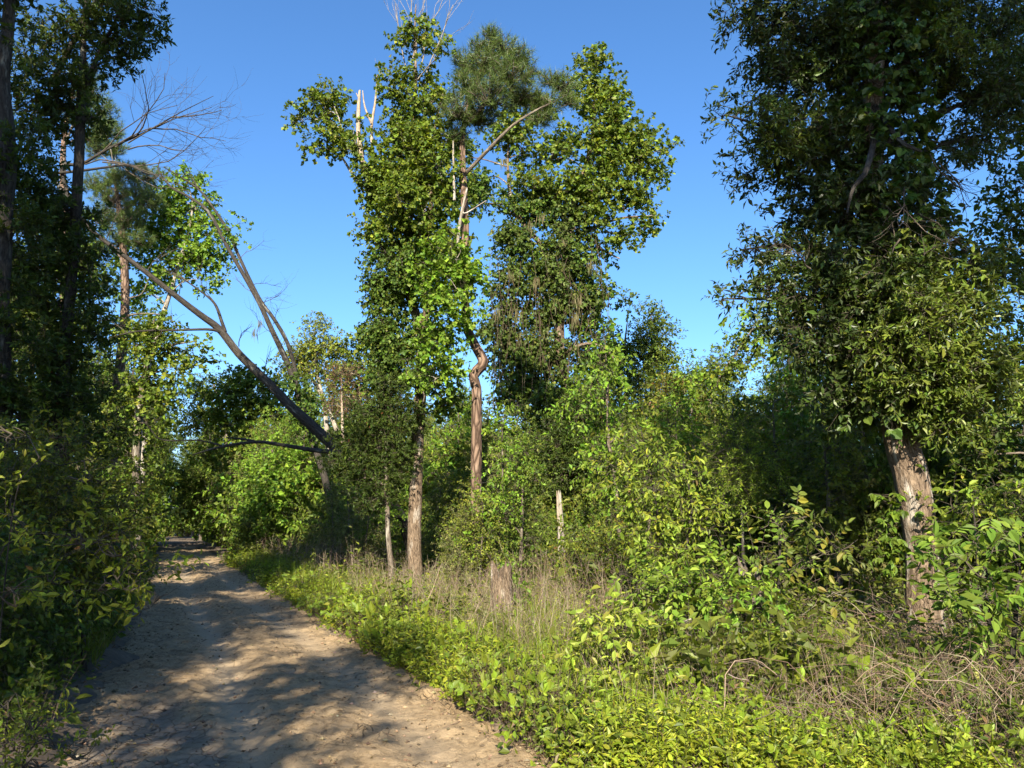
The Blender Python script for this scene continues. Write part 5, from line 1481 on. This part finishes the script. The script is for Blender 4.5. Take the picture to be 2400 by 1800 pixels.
shrub('shrub', 'low plant with dark lobed leaves at the foot of the big oak', 'shrub',
      [[(2160, 'g', 7.0, .01), (2160, 1640, 7.0, .008), (2150, 1580, 7.0, .005)], [(2180, 'g', 7.0, .01), (2200, 1640, 7.0, .008), (2220, 1600, 7.0, .005)]],
      [(2130, 1560, 45, 22, 7.0, .7), (2210, 1590, 50, 30, 6.9, .8), (2150, 1640, 50, 36, 6.9, .8), (2190, 1690, 50, 30, 6.9, .8)],
      dict(CREEPER, L=.12, w=.5, pal=[(3, (.045, .085, .02)), (2, (.06, .11, .024))]), 2011, lai=1.6)
shrub('shrub', 'broad dark shrub hanging over the road edge on the left side', 'shrub',
      [[(200, 'g', 8.5, .03), (190, 1350, 8.5, .024), (200, 1200, 8.5, .012)], [(120, 'g', 8.2, .03), (110, 1350, 8.2, .024), (90, 1200, 8.2, .012)], [(20, 'g', 8, .03), (20, 1300, 8, .02), (30, 1100, 8, .01)]],
      [(60, 1050, 80, 50, 8.4, .8), (160, 1060, 70, 50, 8.6, .8), (240, 1100, 60, 40, 8.8, .8), (20, 1130, 70, 50, 8.2), (110, 1140, 70, 50, 8.3), (200, 1160, 70, 50, 8.5), (280, 1180, 50, 40, 8.7, .9), (50, 1220, 70, 50, 8.2), (140, 1240, 70, 50, 8.3), (230, 1250, 60, 45, 8.4), (280, 1270, 40, 36, 8.6, .9), (20, 1310, 60, 50, 8.1), (100, 1330, 70, 50, 8.2), (180, 1340, 60, 45, 8.3), (250, 1340, 40, 36, 8.5, .8), (60, 1410, 70, 45, 8.1), (150, 1420, 60, 40, 8.2, .9), (0, 1480, 60, 40, 8.0, .9), (100, 1480, 50, 30, 8.1, .7)],
      dict(PRIVET, L=.06, pal=[(4, (.055, .085, .016)), (3, (.075, .105, .02)), (1, (.11, .14, .026)), (.06, (.13, .08, .03))]), 2012, lai=2.2)
shrub('shrub', 'arching sprays with large lit leaves hanging toward the road on the left', 'shrub',
      [[(-60, 'g', 4.6, .008), (-20, 1350, 4.6, .006), (100, 1250, 4.6, .004), (210, 1290, 4.6, .003), (300, 1390, 4.6, .002)], [(-40, 'g', 4.6, .007), (40, 1150, 4.6, .004), (150, 1090, 4.6, .003), (240, 1075, 4.6, .002)]],
      [(270, 1290, 70, 40, 4.6, .7), (330, 1330, 50, 40, 4.6, .7), (250, 1350, 50, 45, 4.6, .6), (360, 1400, 40, 36, 4.7, .4), (180, 1260, 60, 40, 4.6, .4), (200, 1120, 70, 30, 4.6, .3), (60, 1230, 70, 50, 4.6, .35), (40, 1400, 60, 60, 4.5, .35), (30, 1000, 70, 50, 4.8, .3), (120, 1350, 60, 40, 4.6, .35)],
      dict(CHERRY, L=.052, w=.42, sl=.2, per_sub=6, tw=.0018, droop=.15, pal=[(4, (.10, .15, .022)), (3, (.13, .18, .028)), (.08, (.18, .10, .03))]), 2013, lai=2.0)
shrub('shrub', 'low twiggy shrub with tiny leaves in the bottom left corner', 'shrub',
      [[(40, 'g', 4.3, .01), (60, 1760, 4.3, .007), (100, 1690, 4.3, .003)], [(20, 'g', 4.3, .01), (10, 1760, 4.3, .007), (20, 1680, 4.3, .003)]],
      [(60, 1700, 60, 36, 4.3, .6), (20, 1750, 50, 40, 4.3, .7), (130, 1740, 50, 40, 4.3, .5), (180, 1770, 40, 26, 4.3, .4), (90, 1790, 60, 30, 4.3, .7), (10, 1650, 36, 30, 4.3, .4)],
      dict(PRIVET, L=.028, w=.5, sl=.13, k=9, tw=.0016, per_sub=6, pal=[(4, (.10, .15, .024)), (3, (.13, .18, .03))]), 2014, lai=2.0)

# ---- fallen and broken branches
for nm, lb, pts in [('fallen_branch', 'broken branch stub jutting left out of the leafy shrub', [(1555, 1463, 8.3, .014), (1590, 1462, 8.3, .016), (1612, 1455, 8.3, .02), (1620, 1450, 8.3, .012)]),
                    ('fallen_branch', 'thick bent dead branch lying at the foot of the rotten stump', [(1650, 1625, 7.9, .035), (1690, 1605, 7.9, .04), (1715, 1590, 7.9, .035), (1745, 1572, 7.8, .02), (1800, 1565, 7.7, .014), (1850, 1580, 7.6, .008)]),
                    ('fallen_branch', 'long straight dead stick slanting over the low plants', [(1530, 1567, 7.9, .006), (1600, 1600, 7.6, .007), (1680, 1625, 7.3, .007), (1760, 1655, 7.0, .006)])]:
    e = catmull(px_path(pts), 24)
    mb = MB(); tube(mb, e[:, :3], e[:, 3], 8, ridge=.05, seed=len(lb))
    tag(mb.build(nm, M_BARK), lb, 'branch')

# ================================================================== GROUND LAYER (stuff)
def pts_in(g, n, y0, y1, lo, hi, p=1.0):
    """points right of the track: lo/hi are distances from its right edge"""
    y = y0 + (y1 - y0) * g.random(n) ** p
    x = xr(y) + g.uniform(lo, hi, n)
    return x, y


PROTO_H = bpy.data.collections.new('herb_kinds')
HERB = dict(L=.062, w=.50, k=9, sl=.26, mode='spiral', droop=-.05, up=.9, fwd=.25, bow=.05, shape='hex', tw=.0022,
            pal=[(4, (.145, .225, .028)), (3, (.17, .26, .032)), (1.6, (.095, .16, .025)), (.6, (.21, .265, .042)), (.2, (.20, .16, .07))])
HK = {}


def herb_kind(key, nvar, H, sp, shoots, seed, spread=.07, lean=.35, dead=0):
    g = np.random.default_rng(seed)
    HK[key] = []
    for v in range(nvar):
        mb = MB()
        n = shoots + v % 2
        st = np.c_[g.normal(size=(n, 2)) * spread, np.full(n, -.01)]
        d = np.c_[g.normal(size=(n, 2)) * lean, np.ones(n)]
        for i in range(n):
            sprays(mb, g, st[i:i + 1], d[i:i + 1], np.array([[0, 0, 1.0]]), dict(sp, sl=H * g.uniform(.6, 1.2), L=sp['L'] * g.uniform(.8, 1.2)))
        if dead:
            a = np.c_[g.normal(size=(dead, 2)) * spread, np.zeros(dead)]
            b2 = a + np.c_[g.normal(size=(dead, 2)) * .12, g.uniform(.1, 1.3, dead) * H]
            strands(mb, bend(g, a, b2, 3, .1), np.array([[.0022, .0018, .001]]), 2)
        o = mb.build('h%02d_herb' % len(PROTO_H.objects), [M_HERB, M_TWIG, M_VINE])
        COL.objects.unlink(o)
        HK[key].append(len(PROTO_H.objects))
        PROTO_H.objects.link(o)


herb_kind('lime', 5, .24, HERB, 3, 1)
herb_kind('narrow', 3, .34, dict(HERB, L=.058, w=.24, k=14), 3, 2)
herb_kind('broad', 4, .20, dict(HERB, L=.07, w=.66, k=6, droop=.15), 3, 3)
herb_kind('three', 3, .22, dict(HERB, L=.06, w=.62, k=5, mode='palmate', sl=.2, pal=[(3, (.115, .20, .028)), (2, (.085, .155, .024))]), 5, 4, .09, .5)
herb_kind('dark', 4, .30, dict(HERB, L=.065, w=.5, k=7, pal=[(3, (.06, .11, .02)), (2, (.085, .14, .024)), (1, (.045, .08, .018)), (.2, (.17, .20, .035))]), 3, 5, .09, .5)
herb_kind('feather', 4, .36, dict(HERB, L=.045, w=.34, k=18, pal=[(3, (.145, .23, .028)), (2, (.175, .255, .034)), (1, (.10, .165, .026)), (.4, (.22, .18, .09))]), 3, 6)
herb_kind('weed', 4, .60, dict(HERB, L=.095, w=.45, k=11, shape='diamond', pal=[(3, (.08, .13, .024)), (2, (.11, .17, .028)), (1, (.055, .09, .02))]), 3, 7, .12)
herb_kind('dry', 4, .30, dict(HERB, L=.05, w=.4, k=4, pal=[(2, (.15, .10, .05)), (1, (.08, .13, .02)), (1, (.20, .15, .08))]), 2, 8, .1, .6, 9)
HP = []


def herbs(x, y, mix, s=1.0, thin=-.65, clear=None):
    """scatter herb plants at x,y; mix: {kind: weight}; thin leaves gaps where the patch noise is low"""
    n = len(x)
    pn = fbm(x * 1.3, y * 1.3, 0, 81, 3)
    kd = vn3(x * .9, y * .9, 0, 95) * .5 + .5 + g.normal(size=n) * .22
    z = ground_z(x, y)
    keys = list(mix)
    cw = np.cumsum([mix[k] for k in keys]) / sum(mix.values())
    for i in range(n):
        if pn[i] < thin + .3 * g.normal() or (abs(x[i] + .16) < .42 and 10.2 < y[i] < 12.4 and g.random() < .85):
            continue
        key = keys[min(int(np.searchsorted(cw, np.clip(kd[i], 0, .9999))), len(keys) - 1)]
        sc = s * (1 + .35 * pn[i]) * g.uniform(.65, 1.35)
        HP.append((x[i], y[i], z[i], g.normal() * .12, g.normal() * .12, g.uniform(0, 6.28), sc, sc * g.uniform(.75, 1.25), g.choice(HK[key])))


def herb_object(name, label, cat):
    global HP
    h = np.array(HP)
    HP = []
    scatter(name, h[:, :3], h[:, 3:6], h[:, [6, 6, 7]], h[:, 8], PROTO_H, label, cat)
    print(name, len(h))


def blades(mb, g, x, y, h, w, pal, lean=.35, mat=0, zoff=0.0):
    n = len(x)
    z = ground_z(x, y) + zoff
    p0 = np.c_[x, y, z]
    a = g.uniform(0, 6.28, n)
    dr = np.c_[np.cos(a), np.sin(a), np.zeros(n)]
    sd = np.c_[-np.sin(a + g.normal(size=n)), np.cos(a), np.zeros(n)] * (w * g.uniform(.6, 1.3, n))[:, None]
    h = np.asarray(h).reshape(-1, 1) * g.uniform(.5, 1.2, (n, 1))
    ln = np.abs(g.normal(size=(n, 1))) * lean
    m1 = p0 + dr * h * ln * .3 + np.array([0, 0, 1]) * h * .55
    tp = p0 + dr * h * ln + np.array([0, 0, 1]) * h * np.maximum(.35, 1 - .45 * ln ** 2)
    v = np.stack([p0 - sd, p0 + sd, m1 + sd * .8, m1 - sd * .8, tp], 1)
    f4 = np.arange(n)[:, None] * 5 + np.array([[0, 1, 2, 3]])
    f3 = np.arange(n)[:, None] * 5 + np.array([[3, 2, 4]])
    c = np.repeat(palette(g, n, pal), 5, 0)
    mb.add(v.reshape(-1, 3), f4, mat, c)
    b = mb.n - n * 5
    mb.f.append((f3 + b, mat, False))


g = np.random.default_rng(70)
VERGE = {'lime': 3.2, 'narrow': 1.6, 'broad': 1.6, 'dark': 1.6, 'three': 1.6, 'dry': .9}
x, y = pts_in(g, 2600, 4.9, 9.5, .0, 1.2)
herbs(x, y, VERGE, .68)
x, y = pts_in(g, 420, 5.0, 20, -.42, .05)
herbs(x, y, {'lime': 2, 'narrow': 1, 'dry': 2, 'three': 1}, .42, -.2)
x, y = pts_in(g, 2000, 9.0, 17, -.05, .65)
herbs(x, y, VERGE, .8)
x, y = pts_in(g, 700, 16, 34, -.1, .6)
herbs(x, y, VERGE, 1.1)
x, y = pts_in(g, 1900, 5.0, 7.8, 1.1, 2.7)
k = (y < 8.6 - .5 * (x - xr(y) - 1.2))
herbs(x[k], y[k], {'lime': 3, 'broad': 3, 'three': 2, 'narrow': 1.6, 'dark': 2, 'dry': 2.4}, .66)
x, y = pts_in(g, 1000, 5.0, 9, 2.2, 6.8)
herbs(x, y, {'dark': 3, 'dry': 5, 'three': 1.2, 'narrow': 1}, .75)
y = 5.5 + 20 * g.random(1100) ** 1.3
x = xl(y) - 1.7 * g.random(1100) - .3
herbs(x, y, {'dark': 4, 'dry': 2, 'weed': .6})
herb_object('ground_cover', 'yellow-green low plants crowding the verges of the track', 'ground cover')

mb = MB()
x, y = pts_in(g, 17000, 8.2, 17.5, .7, 5.2)
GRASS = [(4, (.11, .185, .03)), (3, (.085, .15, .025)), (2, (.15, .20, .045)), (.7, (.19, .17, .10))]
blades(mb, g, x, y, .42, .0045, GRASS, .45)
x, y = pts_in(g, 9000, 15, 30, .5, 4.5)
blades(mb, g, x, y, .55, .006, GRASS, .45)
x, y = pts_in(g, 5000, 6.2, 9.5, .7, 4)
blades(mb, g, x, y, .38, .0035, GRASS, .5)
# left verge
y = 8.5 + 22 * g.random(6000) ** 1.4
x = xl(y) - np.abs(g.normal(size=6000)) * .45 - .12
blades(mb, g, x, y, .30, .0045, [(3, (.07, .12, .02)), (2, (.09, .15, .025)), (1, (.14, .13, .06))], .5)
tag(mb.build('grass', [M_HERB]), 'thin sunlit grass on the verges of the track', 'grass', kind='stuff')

# feathery weeds mixed into the grass
x, y = pts_in(g, 1500, 8.5, 17.5, .6, 5.0)
herbs(x, y, {'feather': 4, 'narrow': 2, 'lime': 1, 'dry': 2.6, 'weed': .3}, 1.0, -.6)
x, y = pts_in(g, 1300, 16, 33, .5, 6.5)
herbs(x, y, {'weed': 4, 'feather': 1.5, 'dry': 1.5}, 1.1, -.9)
herb_object('meadow_herbs', 'feathery sunlit weeds among the grass before the stump', 'weeds')

# dead brown stalks
mb = MB()
DRY = [(3, (.19, .145, .095)), (2, (.13, .095, .065)), (2, (.27, .22, .155)), (1, (.10, .075, .055))]


def stalks(x, y, h, r=.0035, lean=.16, tw=3):
    n = len(x)
    a = np.c_[x, y, ground_z(x, y)]
    hh = h * g.uniform(.5, 1.25, n)
    b = a + np.c_[g.normal(size=n) * lean * hh, g.normal(size=n) * lean * hh, hh]
    strands(mb, bend(g, a, b, 3, .03), np.array([[r, r * .8, r * .4]]), 0, palette(g, n, DRY))
    for _ in range(tw):
        t = g.uniform(.4, .95, (n, 1))
        s = a * (1 - t) + b * t
        e = s + np.c_[g.normal(size=(n, 2)) * .12, g.uniform(.03, .22, n)] * hh[:, None]
        strands(mb, np.stack([s, e], 1), np.array([[r * .6, r * .3]]), 0, palette(g, n, DRY))


x, y = pts_in(g, 800, 13.0, 24.0, 1.0, 5.2); stalks(x, y, .75)
x, y = pts_in(g, 420, 19, 33, 1.2, 3.6); stalks(x, y, 1.0, .005)
x, y = pts_in(g, 620, 8.5, 15, .6, 3.0); stalks(x, y, .75, .003, .3)
x, y = pts_in(g, 360, 10.5, 14.5, 3.0, 5.5); stalks(x, y, .95, .004)
x, y = pts_in(g, 700, 5.3, 9.5, .9, 4.5); stalks(x, y, .5, .0022, .4, 2)
y = 9 + 16 * g.random(1100); x = xl(y) - .5 - 1.2 * g.random(1100); stalks(x, y, .95, .004, .2)
tag(mb.build('dead_stalks', [tint_material('dry_stalk', .85)]), 'brown dead weed stalks standing along the wood edge', 'dry stalks', kind='stuff')

# bramble canes and dry twigs, bottom right
mb = MB()
n = 640
a = np.array([[*G(2420 - 760 * g.random() ** 1.5, g.uniform(1560, 1800))[:2], 0] for _ in range(n)])
a[:, 2] = ground_z(a[:, 0], a[:, 1]) + g.uniform(0, .3, n)
b = a + np.c_[np.clip(g.normal(size=n), -1.3, 1.3) * .45, np.clip(g.normal(size=n), -1.3, 1.3) * .35, g.uniform(-.1, .3, n)]
pl = bend(g, a, b, 7, .14, -.18)
pl[:, :, 2] = np.maximum(pl[:, :, 2], ground_z(pl[:, :, 0], pl[:, :, 1]) + .01)
strands(mb, pl, np.full((1, 7), .0032) * g.uniform(.4, 1.2, (n, 1)), 0, palette(g, n, [(3, (.16, .115, .075)), (2, (.11, .08, .055)), (1, (.26, .20, .145))]))
n = 300
x, y = g.uniform(3.2, 9, n), g.uniform(8, 12.5, n)
a = np.c_[x, y, ground_z(x, y) + g.uniform(0, .35, n)]
b = a + np.c_[g.normal(size=n) * .7, g.normal(size=n) * .4, g.uniform(-.1, .5, n)]
strands(mb, bend(g, a, b, 7, .14, -.15), np.full((1, 7), .004) * g.uniform(.5, 1.6, (n, 1)), 0, palette(g, n, [(3, (.12, .09, .065)), (2, (.09, .065, .05)), (1, (.20, .165, .12))]))
tag(mb.build('bramble_twigs', [bpy.data.materials['dry_stalk']]), 'tangle of dry brown canes around the foot of the big oak', 'brambles', kind='stuff')
q = np.array([G(g.uniform(1600, 2450), g.uniform(1545, 1740)) for _ in range(1100)])
herbs(q[:, 0], q[:, 1], {'dark': 4, 'dry': 3, 'three': 1, 'weed': .5}, 1.05, -.5)
x, y = g.uniform(1.2, 9, 900), g.uniform(9, 14, 900)
k = x > xr(y) + 3.9
herbs(x[k], y[k], {'weed': 3, 'dark': 3, 'dry': 2}, 1.2)
herb_object('bramble_leaves', 'scattered green leaves growing through the dry brambles', 'brambles')
# leaf litter
mb = MB()
n = 9000
y = 4.5 + 22 * g.random(n) ** 1.3
x = np.where(g.random(n) < .75, xr(y) + g.uniform(-.1, 7, n), xl(y) - g.uniform(-.1, 3, n))
z = ground_z(x, y) + .012
leaves(mb, np.c_[x, y, z], np.c_[g.normal(size=(n, 2)), g.normal(size=n) * .15], np.c_[g.normal(size=(n, 2)) * .35, np.ones(n)], g.uniform(.03, .08, n), g.uniform(.015, .04, n),
       palette(g, n, [(3, (.16, .095, .05)), (2, (.24, .165, .10)), (1, (.09, .055, .03))]), 'diamond')
n = 340
y = 4.6 + 20 * g.random(n) ** 1.4
x = xl(y) + g.random(n) * (xr(y) - xl(y))
leaves(mb, np.c_[x, y, road_z(x, y) + .008], np.c_[g.normal(size=(n, 2)), g.normal(size=n) * .12], np.c_[g.normal(size=(n, 2)) * .3, np.ones(n)], g.uniform(.02, .06, n), g.uniform(.012, .03, n),
       palette(g, n, [(3, (.12, .075, .04)), (2, (.20, .14, .085)), (1, (.06, .04, .025))]), 'diamond')
n = 90
y = 4.6 + 14 * g.random(n) ** 1.4
x = xl(y) + g.random(n) * (xr(y) - xl(y))
p0 = np.c_[x, y, road_z(x, y) + .008]
p1 = p0 + np.c_[g.normal(size=(n, 2)) * .09, np.zeros(n)]
p1[:, 2] = road_z(p1[:, 0], p1[:, 1]) + .01
strands(mb, np.stack([p0, p1], 1), np.full((1, 2), .003), 0, palette(g, n, [(1, (.10, .07, .045)), (1, (.18, .13, .09))]))
tag(mb.build('leaf_litter', [M_DRY]), 'brown fallen leaves on the soil beside the track', 'leaf litter', kind='stuff')
